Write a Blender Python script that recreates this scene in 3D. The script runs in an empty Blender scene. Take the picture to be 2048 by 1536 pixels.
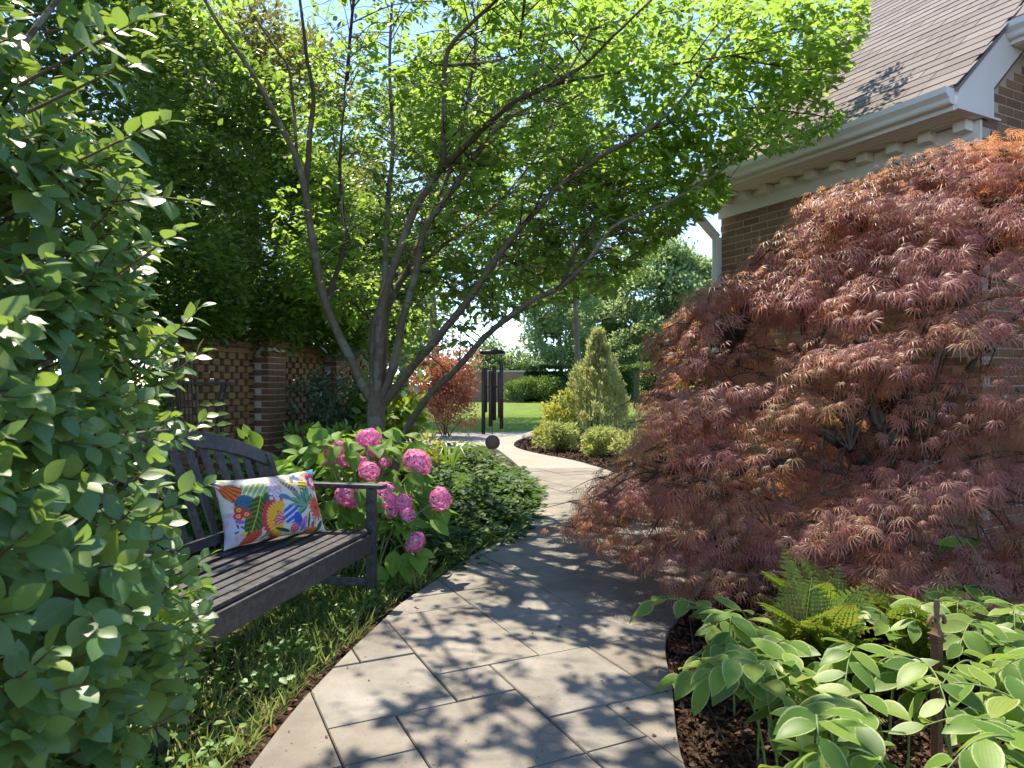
import bpy, bmesh, math, random
import numpy as np
from mathutils import Vector, Matrix, Euler
R = math.radians
random.seed(7)
rng = np.random.default_rng(11)
scene = bpy.context.scene
C = scene.collection

# ------------------------------------------------------------------ camera, sky, sun, exposure
FPX, CAMH = 1400.0, 1.2                       # focal length in photo pixels (2048 wide), eye height
cam_d = bpy.data.cameras.new('camera'); cam = bpy.data.objects.new('camera', cam_d); C.objects.link(cam)
cam.location = (0, 0, CAMH); cam.rotation_euler = (R(90), 0, 0)
cam_d.sensor_width = 36; cam_d.lens = FPX / 2048 * 36
cam_d.clip_start = 0.05; cam_d.clip_end = 2000
cam_d.dof.use_dof = True; cam_d.dof.focus_distance = 4.5; cam_d.dof.aperture_fstop = 9
scene.camera = cam
SUN_AZ, SUN_EL = -24.0, 61.0                  # degrees left of straight ahead, elevation
world = bpy.data.worlds.new('World'); scene.world = world; world.use_nodes = True
wn = world.node_tree.nodes; bgn = wn['Background']
sky = wn.new('ShaderNodeTexSky'); sky.sky_type = 'NISHITA'; sky.sun_disc = False
sky.sun_elevation = R(SUN_EL); sky.sun_rotation = R(SUN_AZ)
sky.air_density = 0.55; sky.dust_density = 0.0; sky.ozone_density = 3.0
world.node_tree.links.new(sky.outputs[0], bgn.inputs[0]); bgn.inputs[1].default_value = 0.15
sun_d = bpy.data.lights.new('sun', 'SUN'); sun = bpy.data.objects.new('sun', sun_d); C.objects.link(sun)
sun_d.energy = 2.7; sun_d.angle = R(0.55); sun_d.color = (1, .95, .86)
_sd = Vector((math.sin(R(SUN_AZ)) * math.cos(R(SUN_EL)), math.cos(R(SUN_AZ)) * math.cos(R(SUN_EL)), math.sin(R(SUN_EL))))
sun.rotation_euler = _sd.to_track_quat('Z', 'Y').to_euler(); sun.location = _sd * 30
vs = scene.view_settings
vs.view_transform = 'Standard'; vs.look = 'None'; vs.gamma = 1; vs.use_curve_mapping = False; vs.exposure = 1.95; vs.use_white_balance = True; vs.white_balance_temperature = 7300; vs.white_balance_tint = 10
cy = scene.cycles
cy.max_bounces = 7; cy.diffuse_bounces = 4; cy.glossy_bounces = 2; cy.transmission_bounces = 4; cy.transparent_max_bounces = 4
cy.use_denoising = True; cy.caustics_reflective = False; cy.caustics_refractive = False
cy.sample_clamp_indirect = 6

# ------------------------------------------------------------------ helpers
def P(u, v, Z):
    return np.array([(u - 1024) * Z / FPX, Z, CAMH - (v - 768) * Z / FPX])
def G(u, v, z=0.0):
    Z = FPX * (CAMH - z) / (v - 768); return np.array([(u - 1024) * Z / FPX, Z, z])
def proj(p):
    p = np.asarray(p); y = np.maximum(p[..., 1], .05)
    return 1024 + p[..., 0] * FPX / y, 768 - (p[..., 2] - CAMH) * FPX / y
def in_poly(u, v, poly):
    c = np.zeros(np.shape(u), bool); n = len(poly)
    for i in range(n):
        x1, y1 = poly[i]; x2, y2 = poly[(i + 1) % n]
        t = ((y1 > v) != (y2 > v)) & (u < (x2 - x1) * (v - y1) / ((y2 - y1) or 1e-9) + x1)
        c ^= t
    return c
def nrm(a):
    a = np.asarray(a, float); return a / np.maximum(np.linalg.norm(a, axis=-1, keepdims=True), 1e-9)

def empty(name, loc, rz=0.0, label=None, cat=None, group=None):
    o = bpy.data.objects.new(name, None); C.objects.link(o); o.location = loc; o.rotation_euler = (0, 0, rz)
    o.empty_display_size = .1
    return tag(o, label, cat, group)
def tag(o, label=None, cat=None, group=None, kind=None):
    if label: o['label'] = label
    if cat: o['category'] = cat
    if group: o['group'] = group
    if kind: o['kind'] = kind
    return o
def link(name, me, parent=None, mat=None, kind=None):
    o = bpy.data.objects.new(name, me); C.objects.link(o)
    if parent: o.parent = parent
    if mat and not me.materials: me.materials.append(mat)
    if kind: o['kind'] = kind
    return o
def raw_mesh(name, V, F, attr=None, smooth=False, mat=None):
    """V (n,3); F (m,3|4) array or list of polygons"""
    me = bpy.data.meshes.new(name); V = np.asarray(V, np.float32)
    if isinstance(F, np.ndarray):
        m, k = F.shape
        me.vertices.add(len(V)); me.vertices.foreach_set('co', V.ravel())
        me.loops.add(m * k); me.loops.foreach_set('vertex_index', F.astype(np.int32).ravel())
        me.polygons.add(m); me.polygons.foreach_set('loop_start', np.arange(0, m * k, k, dtype=np.int32))
        me.polygons.foreach_set('loop_total', np.full(m, k, np.int32))
        me.update(calc_edges=True)
    else:
        me.from_pydata(V.tolist(), [], F); me.update()
    if attr is not None:
        a = me.attributes.new('leaf', 'FLOAT_VECTOR', 'POINT'); a.data.foreach_set('vector', np.asarray(attr, np.float32).ravel())
    if smooth: me.polygons.foreach_set('use_smooth', np.ones(len(me.polygons), bool))
    if mat: me.materials.append(mat)
    return me

def leaf_tpl(rows, width, fold=.18, droop=.12, widest=.42, wave=0.0):
    """leaf along +y length 1, across x, normal z; rows interior rows. returns V, tris, (across,along)"""
    ts = np.linspace(0, 1, rows + 2); V = [(0, 0, 0)]; A = [(0, 0)]
    for t in ts[1:-1]:
        k = math.log(.5) / math.log(widest); w = width * math.sin(math.pi * t ** k) ** .85
        z = -droop * t * t + (wave * math.sin(t * 9) if wave else 0)
        for s in (-1, 0, 1):
            V.append((s * w, t, z + abs(s) * w * fold)); A.append((s, t))
    V.append((0, 1, -droop)); A.append((0, 1)); n = len(V) - 1
    F = [(0, 2, 1), (0, 3, 2)]
    for i in range(rows - 1):
        a = 1 + 3 * i; b = a + 3
        for j in (0, 1): F += [(a + j, a + j + 1, b + j + 1), (a + j, b + j + 1, b + j)]
    a = 1 + 3 * (rows - 1); F += [(a, a + 1, n), (a + 1, a + 2, n)]
    return np.array(V), np.array(F), np.array(A)
def diamond_tpl(width, fold=.2, droop=.1):
    V = np.array([(0, 0, 0), (-width, .45, fold * width), (width, .45, fold * width), (0, 1, -droop)])
    return V, np.array([(0, 3, 1), (0, 2, 3)]), np.array([(0, 0), (-1, .45), (1, .45), (0, 1)])
def palm_tpl(lobes, spread, width, droop=.3, inner=.55):
    V, F, A = [(0, 0, 0)], [], [(0, 0)]
    for i in range(lobes):
        a = R(-spread + 2 * spread * i / (lobes - 1)); L = inner + (1 - inner) * math.cos(a * .75) ** 1.2
        d = np.array([math.sin(a), math.cos(a)]); p = np.array([d[1], -d[0]])
        b = len(V); m = d * L * .5; t = d * L
        for q, z, ac in ((m - p * width, -.04 * droop, -1), (m + p * width, -.04 * droop, 1), (t, -droop * L * L, 0)):
            V.append((q[0], q[1], z)); A.append((ac, .5 if ac else 1))
        F += [(0, b + 1, b), (b, b + 1, b + 2)]
    return np.array(V), np.array(F), np.array(A)

def batch(tpl, pos, d, n, s, rnd=None, off=(0, 0, 0)):
    V0, F0, A0 = tpl; pos = np.asarray(pos, float); N = len(pos); k = len(V0)
    d = nrm(d); side = nrm(np.cross(d, n)); nn = np.cross(side, d); s = np.broadcast_to(np.asarray(s, float), (N,))
    V = pos[:, None, :] - np.asarray(off) + s[:, None, None] * (
        V0[None, :, 0, None] * side[:, None, :] + V0[None, :, 1, None] * d[:, None, :] + V0[None, :, 2, None] * nn[:, None, :])
    F = (F0[None] + (np.arange(N) * k)[:, None, None]).reshape(-1, F0.shape[1])
    if rnd is None: rnd = rng.random(N)
    at = np.empty((N, k, 3)); at[:, :, 0] = rnd[:, None]; at[:, :, 1] = A0[None, :, 0]; at[:, :, 2] = A0[None, :, 1]
    return V.reshape(-1, 3), F, at.reshape(-1, 3)
def foliage(name, tpl, pos, d, n, s, mat, parent=None, kind='stuff', rnd=None, smooth=False):
    off = parent.location if parent else (0, 0, 0)
    V, F, A = batch(tpl, pos, d, n, s, rnd, off)
    return link(name, raw_mesh(name, V, F, A, smooth, mat), parent, None, kind)
def mat4(pos, d, n, s):
    d = Vector(d).normalized(); side = d.cross(Vector(n)).normalized(); nn = side.cross(d)
    m = Matrix((side, d, nn)).transposed().to_4x4() @ Matrix.Scale(s, 4); m.translation = Vector(pos); return m

def catmull(pts, k=6):
    pts = np.asarray(pts, float)
    if len(pts) < 3: return np.array([pts[0] + (pts[-1] - pts[0]) * t for t in np.linspace(0, 1, k + 1)])
    q = np.vstack([2 * pts[0] - pts[1], pts, 2 * pts[-1] - pts[-2]]); out = []
    for i in range(1, len(q) - 2):
        p0, p1, p2, p3 = q[i - 1:i + 3]
        for t in np.arange(k) / k:
            out.append(.5 * (2 * p1 + (p2 - p0) * t + (2 * p0 - 5 * p1 + 4 * p2 - p3) * t * t + (3 * p1 - p0 - 3 * p2 + p3) * t ** 3))
    out.append(q[-2]); return np.array(out)
def tube(pts, r, sides=7, rough=0.0):
    pts = np.asarray(pts, float); n = len(pts); r = np.atleast_1d(np.asarray(r, float)); r = np.interp(np.linspace(0, 1, n), np.linspace(0, 1, len(r)), r)
    T = nrm(np.gradient(pts, axis=0)); up = np.array([.31, .17, .93]); up = up if abs(T[0] @ up) < .95 else np.array([1., 0, 0])
    A = nrm(np.cross(T, up)); B = np.cross(T, A); th = np.arange(sides) / sides * 2 * math.pi
    rr = r[:, None] * (1 + rough * rng.standard_normal((n, sides)))
    V = pts[:, None] + rr[:, :, None] * (np.cos(th)[None, :, None] * A[:, None] + np.sin(th)[None, :, None] * B[:, None])
    i = np.arange(n - 1)[:, None] * sides; j = np.arange(sides)[None]; j2 = (j + 1) % sides
    F = np.stack([i + j, i + j2, i + sides + j2, i + sides + j], -1).reshape(-1, 4)
    return V.reshape(-1, 3), F
def join_tubes(lst):
    Vs, Fs, o = [], [], 0
    for V, F in lst: Vs.append(V); Fs.append(F + o); o += len(V)
    return np.vstack(Vs), np.vstack(Fs)
def tube_obj(name, lst, mat, parent=None, kind=None, smooth=True):
    V, F = join_tubes(lst)
    if parent: V = V - np.array(parent.location)
    return link(name, raw_mesh(name, V, F, None, smooth, mat), parent, None, kind)

class MB:
    """collects simple solids in one mesh"""
    def __init__(s): s.bm = bmesh.new()
    def box(s, x0, x1, y0, y1, z0, z1, bev=0.0):
        m = Matrix.Translation(((x0 + x1) / 2, (y0 + y1) / 2, (z0 + z1) / 2)) @ Matrix.Diagonal((abs(x1 - x0), abs(y1 - y0), abs(z1 - z0), 1))
        g = bmesh.ops.create_cube(s.bm, size=1, matrix=m)
        if bev: bmesh.ops.bevel(s.bm, geom=list({e for v in g['verts'] for e in v.link_edges}), offset=bev, segments=2, affect='EDGES', profile=.6)
        return s
    def bar(s, a, b, w, h, up=(0, 0, 1), bev=0.0):
        a, b = Vector(a), Vector(b); d = (b - a); L = d.length; d.normalize(); sd = d.cross(Vector(up)).normalized(); u = sd.cross(d)
        m = Matrix((sd, d, u)).transposed().to_4x4(); m.translation = (a + b) / 2
        g = bmesh.ops.create_cube(s.bm, size=1, matrix=m @ Matrix.Diagonal((w, L, h, 1)))
        if bev: bmesh.ops.bevel(s.bm, geom=list({e for v in g['verts'] for e in v.link_edges}), offset=bev, segments=2, affect='EDGES', profile=.6)
        return s
    def prism(s, poly, z0, z1, M=None):
        """poly in xy extruded z0..z1"""
        M = M or Matrix.Identity(4)
        a = [s.bm.verts.new(M @ Vector((x, y, z0))) for x, y in poly]; b = [s.bm.verts.new(M @ Vector((x, y, z1))) for x, y in poly]
        s.bm.faces.new(list(reversed(a))); s.bm.faces.new(b); n = len(poly)
        for i in range(n): s.bm.faces.new((a[i], a[(i + 1) % n], b[(i + 1) % n], b[i]))
        return s
    def lathe(s, prof, c=(0, 0, 0), n=20):
        rings = []
        for r, z in prof:
            rings.append([s.bm.verts.new((c[0] + max(r, 1e-4) * math.cos(2 * math.pi * i / n), c[1] + max(r, 1e-4) * math.sin(2 * math.pi * i / n), c[2] + z)) for i in range(n)])
        for a, b in zip(rings, rings[1:]):
            for i in range(n): s.bm.faces.new((a[i], a[(i + 1) % n], b[(i + 1) % n], b[i]))
        s.bm.faces.new(list(reversed(rings[0]))); s.bm.faces.new(rings[-1]); return s
    def mesh(s, name, mat=None, smooth=False):
        bmesh.ops.recalc_face_normals(s.bm, faces=s.bm.faces)
        me = bpy.data.meshes.new(name); s.bm.to_mesh(me); s.bm.free()
        if mat: me.materials.append(mat)
        if smooth: me.polygons.foreach_set('use_smooth', np.ones(len(me.polygons), bool))
        return me
    def build(s, name, mat, parent=None, smooth=False, kind=None):
        return link(name, s.mesh(name, mat, smooth), parent, None, kind)

# ------------------------------------------------------------------ materials
class NT:
    def __init__(s, name):
        s.m = bpy.data.materials.new(name); s.m.use_nodes = True; s.t = s.m.node_tree; s.n = s.t.nodes
        s.p = s.n['Principled BSDF']; s.out = s.n['Material Output']
    def add(s, typ, **kw):
        nd = s.n.new('ShaderNode' + typ)
        for k, v in kw.items(): setattr(nd, k, v)
        return nd
    def l(s, a, b): s.t.links.new(a, b)
    def setin(s, nd, key, v):
        if hasattr(v, 'is_linked') or isinstance(v, bpy.types.NodeSocket): s.l(v, nd.inputs[key])
        else: nd.inputs[key].default_value = v
    def math(s, op, a, b=0.0, c=None, clamp=False):
        nd = s.add('Math', operation=op, use_clamp=clamp); s.setin(nd, 0, a); s.setin(nd, 1, b)
        if c is not None: s.setin(nd, 2, c)
        return nd.outputs[0]
    def mix(s, f, a, b, mode='MIX'):
        nd = s.add('Mix', data_type='RGBA', blend_type=mode); s.setin(nd, 0, f)
        for k, v in ((6, a), (7, b)):
            if isinstance(v, bpy.types.NodeSocket): s.l(v, nd.inputs[k])
            else: nd.inputs[k].default_value = (*v[:3], 1)
        return nd.outputs[2]
    def noise(s, scale, detail=3, rough=.55, coord='Object', vec=None):
        tc = s.add('TexCoord'); nd = s.add('TexNoise'); nd.inputs['Scale'].default_value = scale
        nd.inputs['Detail'].default_value = detail; nd.inputs['Roughness'].default_value = rough
        s.l(vec if vec is not None else tc.outputs[coord], nd.inputs['Vector']); return nd.outputs['Fac']
    def world(s): return s.add('NewGeometry').outputs['Position']
    def ramp(s, fac, stops):
        nd = s.add('ValToRGB'); e = nd.color_ramp.elements
        while len(e) < len(stops): e.new(.5)
        for i, (p, c) in enumerate(stops): e[i].position = p; e[i].color = (*c[:3], 1) if hasattr(c, '__len__') else (c, c, c, 1)
        s.l(fac, nd.inputs[0]); return nd.outputs[0]
    def bump(s, h, dist=.01, strength=.6):
        nd = s.add('Bump'); nd.inputs['Distance'].default_value = dist; nd.inputs['Strength'].default_value = strength
        s.l(h, nd.inputs['Height']); s.l(nd.outputs[0], s.p.inputs['Normal']); return nd.outputs[0]
    def rnd(s):
        a = s.add('Attribute', attribute_name='leaf'); x = s.add('SeparateXYZ'); s.l(a.outputs['Vector'], x.inputs[0])
        oi = s.add('ObjectInfo'); r = s.math('FRACT', s.math('ADD', x.outputs[0], oi.outputs['Random']))
        return r, x.outputs[1], x.outputs[2]
    def fin(s, col, rough=.6, spec=.4):
        if col is not None: s.setin(s.p, 'Base Color', col if isinstance(col, bpy.types.NodeSocket) else (*col[:3], 1))
        s.setin(s.p, 'Roughness', rough); s.p.inputs['Specular IOR Level'].default_value = spec; return s.m

def leaf_mat(name, cols, tcol, trans=.4, rough=.42, spec=.5, margin=None, rib=None, patch=.5, pleat=False):
    t = NT(name); r, ac, al = t.rnd()
    n = len(cols); col = t.ramp(r, [(i / max(1, n - 1), c) for i, c in enumerate(cols)])
    if patch:
        nz = t.noise(1.3, 2, .5, vec=t.world()); col = t.mix(t.math('MULTIPLY', t.math('SUBTRACT', nz, .35, clamp=True), patch), col, (*[c * 1.6 for c in cols[-1]],))
    ab = t.math('ABSOLUTE', ac)
    if rib is not None:
        col = t.mix(t.math('MULTIPLY', t.math('LESS_THAN', ab, .09), .55), col, rib)
        w = t.math('SINE', t.math('ADD', t.math('MULTIPLY', al, 42), t.math('MULTIPLY', ab, -14)))
        col = t.mix(t.math('MULTIPLY', t.math('GREATER_THAN', w, .93), .3), col, rib)
    if pleat:
        col = t.mix(t.math('MULTIPLY', t.math('SINE', t.math('MULTIPLY', ac, 26), clamp=True) if False else t.math('GREATER_THAN', t.math('SINE', t.math('MULTIPLY', ac, 24)), .35), .22), col, (.06, .13, .02))
        pn = t.noise(9, 3, .6); col = t.mix(t.math('MULTIPLY', t.math('SUBTRACT', pn, .48, clamp=True), 1.2), col, (.09, .20, .03))
    if margin is not None:
        w = t.noise(30, 3, .6)
        e = t.math('ADD', ab, t.math('MULTIPLY', t.math('SUBTRACT', w, .5), .3))
        col = t.mix(t.math('MULTIPLY', t.math('GREATER_THAN', e, .86), .55), col, margin)
    t.fin(col, rough, spec)
    tr = t.add('BsdfTranslucent'); t.l(t.mix(.55, col, tcol), tr.inputs[0])
    mx = t.add('MixShader'); mx.inputs[0].default_value = trans
    t.l(t.p.outputs[0], mx.inputs[1]); t.l(tr.outputs[0], mx.inputs[2]); t.l(mx.outputs[0], t.out.inputs[0])
    return t.m

M = {}
M['tree_leaf'] = leaf_mat('tree_leaf', [(.07, .14, .02), (.10, .19, .025), (.15, .25, .035)], (.52, .76, .12), .60, .5, .35)
M['ever_leaf'] = leaf_mat('evergreen_leaf', [(.03, .075, .018), (.05, .11, .024), (.10, .17, .03)], (.42, .62, .07), .40, .34, .55)
M['shrub_leaf'] = leaf_mat('shrub_leaf', [(.06, .15, .055), (.085, .20, .07), (.11, .23, .065), (.20, .28, .06)], (.45, .65, .08), .36, .40, .6, rib=(.16, .24, .07), patch=.2)
M['maple_leaf'] = leaf_mat('red_maple_leaf', [(.28, .10, .11), (.39, .17, .155), (.47, .25, .20), (.35, .25, .13), (.50, .21, .11), (.34, .16, .16)], (1, .45, .12), .52, .45, .45, patch=.2)
M['hyd_leaf'] = leaf_mat('hydrangea_leaf', [(.09, .21, .035), (.12, .26, .04), (.15, .31, .05)], (.45, .70, .07), .42, .58, .25, rib=(.2, .32, .09), patch=.2)
M['seal_leaf'] = leaf_mat('variegated_leaf', [(.07, .16, .03), (.11, .22, .035), (.15, .27, .045), (.20, .31, .06), (.26, .33, .07)], (.42, .58, .07), .4, .46, .35, margin=(.54, .60, .28), patch=.1, pleat=True)
M['fern'] = leaf_mat('fern_leaf', [(.07, .16, .03), (.11, .21, .035), (.17, .22, .04), (.22, .17, .05)], (.42, .55, .05), .42, .5, .35, patch=.2)
M['cover_leaf'] = leaf_mat('ground_cover_leaf', [(.025, .07, .02), (.04, .10, .025), (.07, .14, .03)], (.26, .44, .05), .32, .55, .25)
M['weed_leaf'] = leaf_mat('weed_leaf', [(.07, .16, .03), (.10, .22, .04), (.14, .26, .05)], (.38, .58, .06), .4, .45, .4)
M['grass'] = leaf_mat('grass_blade', [(.07, .14, .035), (.11, .19, .05), (.15, .23, .065), (.32, .28, .13)], (.46, .60, .14), .45, .5, .35)
M['lawn_blade'] = leaf_mat('lawn_blade', [(.09, .17, .025), (.14, .23, .035), (.19, .27, .05)], (.50, .66, .08), .4, .5, .3)
M['cream_leaf'] = leaf_mat('cream_leaf', [(.16, .24, .05), (.32, .38, .10), (.50, .50, .20)], (.55, .60, .14), .35, .45, .4)
M['yellow_leaf'] = leaf_mat('yellow_leaf', [(.22, .28, .04), (.38, .40, .07), (.52, .48, .13)], (.60, .60, .08), .4, .45, .4)
M['conifer'] = leaf_mat('juniper_leaf', [(.22, .29, .12), (.30, .37, .15), (.40, .44, .19), (.36, .27, .10)], (.62, .66, .22), .45, .55, .3)
M['red_leaf'] = leaf_mat('red_shrub_leaf', [(.20, .06, .045), (.30, .10, .07), (.38, .16, .11), (.24, .15, .06)], (.75, .28, .14), .4, .45, .4)
M['box_leaf'] = leaf_mat('boxwood_leaf', [(.035, .085, .018), (.055, .12, .024), (.09, .17, .03)], (.34, .52, .06), .36, .4, .45)
M['hedge_leaf'] = leaf_mat('far_hedge_leaf', [(.022, .06, .02), (.032, .08, .024), (.055, .11, .03)], (.25, .40, .07), .3, .42, .4)
M['far_leaf'] = leaf_mat('far_tree_leaf', [(.09, .16, .06), (.13, .21, .08), (.18, .27, .11)], (.60, .75, .30), .5, .55, .25)  # paler than near leaves: slight distance haze put into the colour
M['shade_leaf'] = leaf_mat('shade_tree_leaf', [(.07, .13, .03), (.10, .17, .035), (.15, .22, .05)], (.50, .66, .14), .5, .5, .3)
M['olive_leaf'] = leaf_mat('olive_tree_leaf', [(.06, .08, .02), (.09, .10, .025), (.13, .12, .03)], (.36, .36, .06), .42, .45, .4)
M['aucuba'] = leaf_mat('aucuba_leaf', [(.07, .15, .02), (.14, .24, .03), (.28, .34, .05)], (.45, .56, .06), .4, .35, .5)
M['mahonia'] = leaf_mat('blue_green_leaf', [(.03, .07, .04), (.05, .10, .055), (.07, .13, .06)], (.22, .34, .10), .28, .35, .5)
M['strap'] = leaf_mat('strap_leaf', [(.04, .11, .02), (.07, .16, .03)], (.30, .48, .05), .35, .35, .5, patch=.1)
M['petal'] = leaf_mat('hydrangea_petal', [(.74, .14, .40), (.82, .25, .52), (.86, .42, .64), (.80, .18, .40)], (.95, .35, .6), .4, .6, .2, patch=0)
M['litter'] = leaf_mat('dry_leaf', [(.20, .09, .03), (.28, .14, .05), (.14, .07, .03)], (.4, .18, .05), .2, .6, .3, patch=0)
M['chip'] = leaf_mat('mulch_chip', [(.035, .018, .012), (.06, .032, .02), (.10, .055, .034), (.17, .10, .07)], (.1, .05, .03), .02, .85, .15, patch=0)
M['stem_green'] = NT('green_stem').fin((.16, .22, .07), .55)
M['stem_brown'] = NT('brown_twig').fin((.13, .075, .04), .7)

def bark(name, c1, c2, sc=18):
    t = NT(name); n1 = t.noise(sc, 5, .65); n2 = t.noise(sc * .22, 3, .6)
    col = t.mix(n1, c1, c2); col = t.mix(t.math('MULTIPLY', t.math('GREATER_THAN', n2, .56), .45), col, (.24, .25, .19))
    t.bump(n1, .01, .7); return t.fin(col, .85, .2)
M['bark'] = bark('grey_bark', (.06, .045, .03), (.23, .185, .125))
M['bark_dark'] = bark('dark_bark', (.04, .027, .018), (.13, .095, .062))

def concrete(name, base, var=.25, speck=True):
    t = NT(name); oi = t.add('ObjectInfo'); w = t.world()
    n1 = t.noise(2.2, 5, .62, vec=w); n2 = t.noise(55, 4, .7, vec=w); n3 = t.noise(9, 4, .6, vec=w)
    dark = tuple(c * (1 - var) for c in base); lite = tuple(min(1, c * (1 + var * .8)) for c in base)
    col = t.mix(t.math('MULTIPLY', t.math('SUBTRACT', n1, .34), 3.0, clamp=True), dark, lite); col = t.mix(t.math('MULTIPLY', t.math('FRACT', t.math('MULTIPLY', oi.outputs['Random'], 7.3)), .3), col, tuple(c * .6 for c in base)); col = t.mix(t.math('MULTIPLY', t.math('SUBTRACT', oi.outputs['Random'], .3, clamp=True), .5), col, (base[0] * .92, base[1] * .78, base[2] * .66))
    col = t.mix(t.math('MULTIPLY', n2, .35), col, tuple(c * .55 for c in base))
    col = t.mix(t.math('MULTIPLY', t.math('SUBTRACT', n3, .55, clamp=True), 1.6), col, tuple(c * .62 for c in base))
    n4 = t.noise(.9, 4, .6, vec=w); col = t.mix(t.math('MULTIPLY', t.math('SUBTRACT', n4, .42, clamp=True), 2.6), col, (base[0] * .72, base[1] * .68, base[2] * .6))
    n5 = t.noise(140, 2, .5, vec=w); col = t.mix(t.math('MULTIPLY', t.math('GREATER_THAN', n5, .66), .5), col, tuple(c * .35 for c in base))
    if speck:
        v = t.add('TexVoronoi'); v.inputs['Scale'].default_value = 30; t.l(w, v.inputs['Vector'])
        sp = t.math('MULTIPLY', t.math('LESS_THAN', v.outputs['Distance'], .12), t.math('GREATER_THAN', t.noise(3.1, 3, .6, vec=w), .55))
        col = t.mix(t.math('MULTIPLY', sp, .8), col, (.07, .05, .035))
    t.bump(t.math('ADD', n2, t.math('MULTIPLY', n3, 1.5)), .004, .5); return t.fin(col, .86, .25)
M['paver'] = concrete('tumbled_paver', (.27, .25, .22), .55)
M['concrete'] = concrete('plain_concrete', (.36, .34, .30), .15, False)
t = NT('joint_sand'); w = t.world(); M['joint'] = t.fin(t.mix(t.noise(14, 5, .7, vec=w), (.045, .042, .025), (.12, .10, .07)), .95, .1)
t = NT('mulch_soil'); w = t.world(); a = t.noise(60, 6, .75, vec=w); b = t.noise(4, 4, .6, vec=w)
c = t.mix(a, (.022, .013, .009), (.10, .06, .04)); c = t.mix(t.math('MULTIPLY', b, .4), c, (.06, .042, .028)); t.bump(a, .02, .9); M['soil'] = t.fin(c, .95, .1)
t = NT('lawn_ground'); w = t.world(); a = t.noise(40, 5, .7, vec=w); b = t.noise(.8, 4, .6, vec=w)
c = t.mix(a, (.06, .12, .018), (.14, .22, .035)); b2 = t.noise(3.5, 4, .65, vec=w); c = t.mix(t.math('MULTIPLY', t.math('SUBTRACT', b, .4, clamp=True), 2.5), c, (.20, .24, .055)); c = t.mix(t.math('MULTIPLY', t.math('SUBTRACT', b2, .5, clamp=True), 2.5), c, (.05, .11, .015)); t.bump(a, .03, .8); M['lawn'] = t.fin(c, .9, .1)

def brick_mat(name, cols, rough=.85):
    t = NT(name); r, _, _ = t.rnd(); col = t.ramp(r, [(i / (len(cols) - 1), c) for i, c in enumerate(cols)])
    n1 = t.noise(22, 5, .7, vec=t.world()); col = t.mix(t.math('MULTIPLY', n1, .5), col, tuple(x * .5 for x in cols[0])); t.bump(n1, .004, .6)
    return t.fin(col, rough, .2)
M['brick'] = brick_mat('house_brick', [(.25, .135, .085), (.34, .195, .12), (.29, .17, .11), (.39, .24, .15), (.22, .13, .095)])
M['wall_brick'] = brick_mat('garden_wall_brick', [(.26, .15, .075), (.32, .19, .09), (.22, .12, .065)])
M['pillar_brick'] = brick_mat('pillar_brick', [(.17, .085, .05), (.23, .12, .07), (.19, .10, .06)])
t = NT('mortar'); M['mortar'] = t.fin(t.mix(t.noise(30, 4, .7, vec=t.world()), (.42, .37, .29), (.54, .48, .38)), .95, .1)
t = NT('shingle'); r, _, _ = t.rnd(); n1 = t.noise(160, 3, .8, vec=t.world()); n2 = t.noise(1.6, 4, .6, vec=t.world())
c = t.ramp(r, [(0, (.20, .17, .155)), (.5, (.25, .215, .198)), (1, (.30, .262, .24))]); c = t.mix(t.math('MULTIPLY', n1, .45), c, (.11, .09, .085)); c = t.mix(t.math('MULTIPLY', n2, .35), c, (.16, .13, .125))
t.bump(n1, .003, .6); M['shingle'] = t.fin(c, .92, .15)
def paint(name, c, rough=.5, dirt=.15):
    t = NT(name); n = t.noise(5, 5, .65, vec=t.world()); return t.fin(t.mix(t.math('MULTIPLY', n, dirt), c, tuple(x * .5 for x in c)), rough, .4)
M['white'] = paint('white_trim_paint', (.80, .78, .71), .5, .2)
M['gutter'] = paint('gutter_paint', (.76, .75, .70), .4, .2)
t = NT('painted_bench_timber'); tc = t.add('TexCoord'); mp = t.add('Mapping'); mp.inputs['Scale'].default_value = (1.5, 30, 30); t.l(tc.outputs['Object'], mp.inputs[0])
n1 = t.noise(2, 5, .65, vec=mp.outputs[0]); n2 = t.noise(26, 4, .7, vec=t.world())
c = t.mix(n1, (.019, .019, .023), (.043, .043, .050)); c = t.mix(t.math('MULTIPLY', t.math('SUBTRACT', n2, .47, clamp=True), 2.2), c, (.15, .13, .12)); t.bump(n1, .002, .5); M['bench'] = t.fin(c, .42, .5)
t = NT('rusted_iron'); n1 = t.noise(40, 5, .7); c = t.mix(n1, (.10, .045, .028), (.24, .12, .075)); t.bump(n1, .003, .5); M['rust'] = t.fin(c, .7, .35)
M['iron'] = NT('black_iron').fin((.02, .018, .016), .55, .4)
t = NT('bronze_tube'); t.p.inputs['Metallic'].default_value = .5; M['bronze'] = t.fin((.060, .038, .030), .42, .5)
M['chime_wood'] = NT('dark_chime_wood').fin((.030, .025, .018), .5)
M['sail'] = NT('sail_wood').fin((.13, .075, .05), .55)
M['cord'] = NT('black_cord').fin((.015, .014, .013), .8, .1)
M['tube'] = NT('black_drip_tube').fin((.015, .015, .016), .45)
t = NT('boulder'); n1 = t.noise(6, 5, .65); n2 = t.noise(40, 4, .7); c = t.mix(n1, (.20, .17, .15), (.42, .38, .34)); t.bump(n2, .02, .7); M['rock'] = t.fin(c, .9, .2)
t = NT('terracotta'); M['terracotta'] = t.fin(t.mix(t.noise(9, 4, .6), (.28, .11, .06), (.40, .18, .10)), .85, .2)
t = NT('pillow_print'); at = t.add('Attribute', attribute_name='print'); tc = t.add('TexCoord'); wv = t.noise(420, 2, .5)
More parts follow.
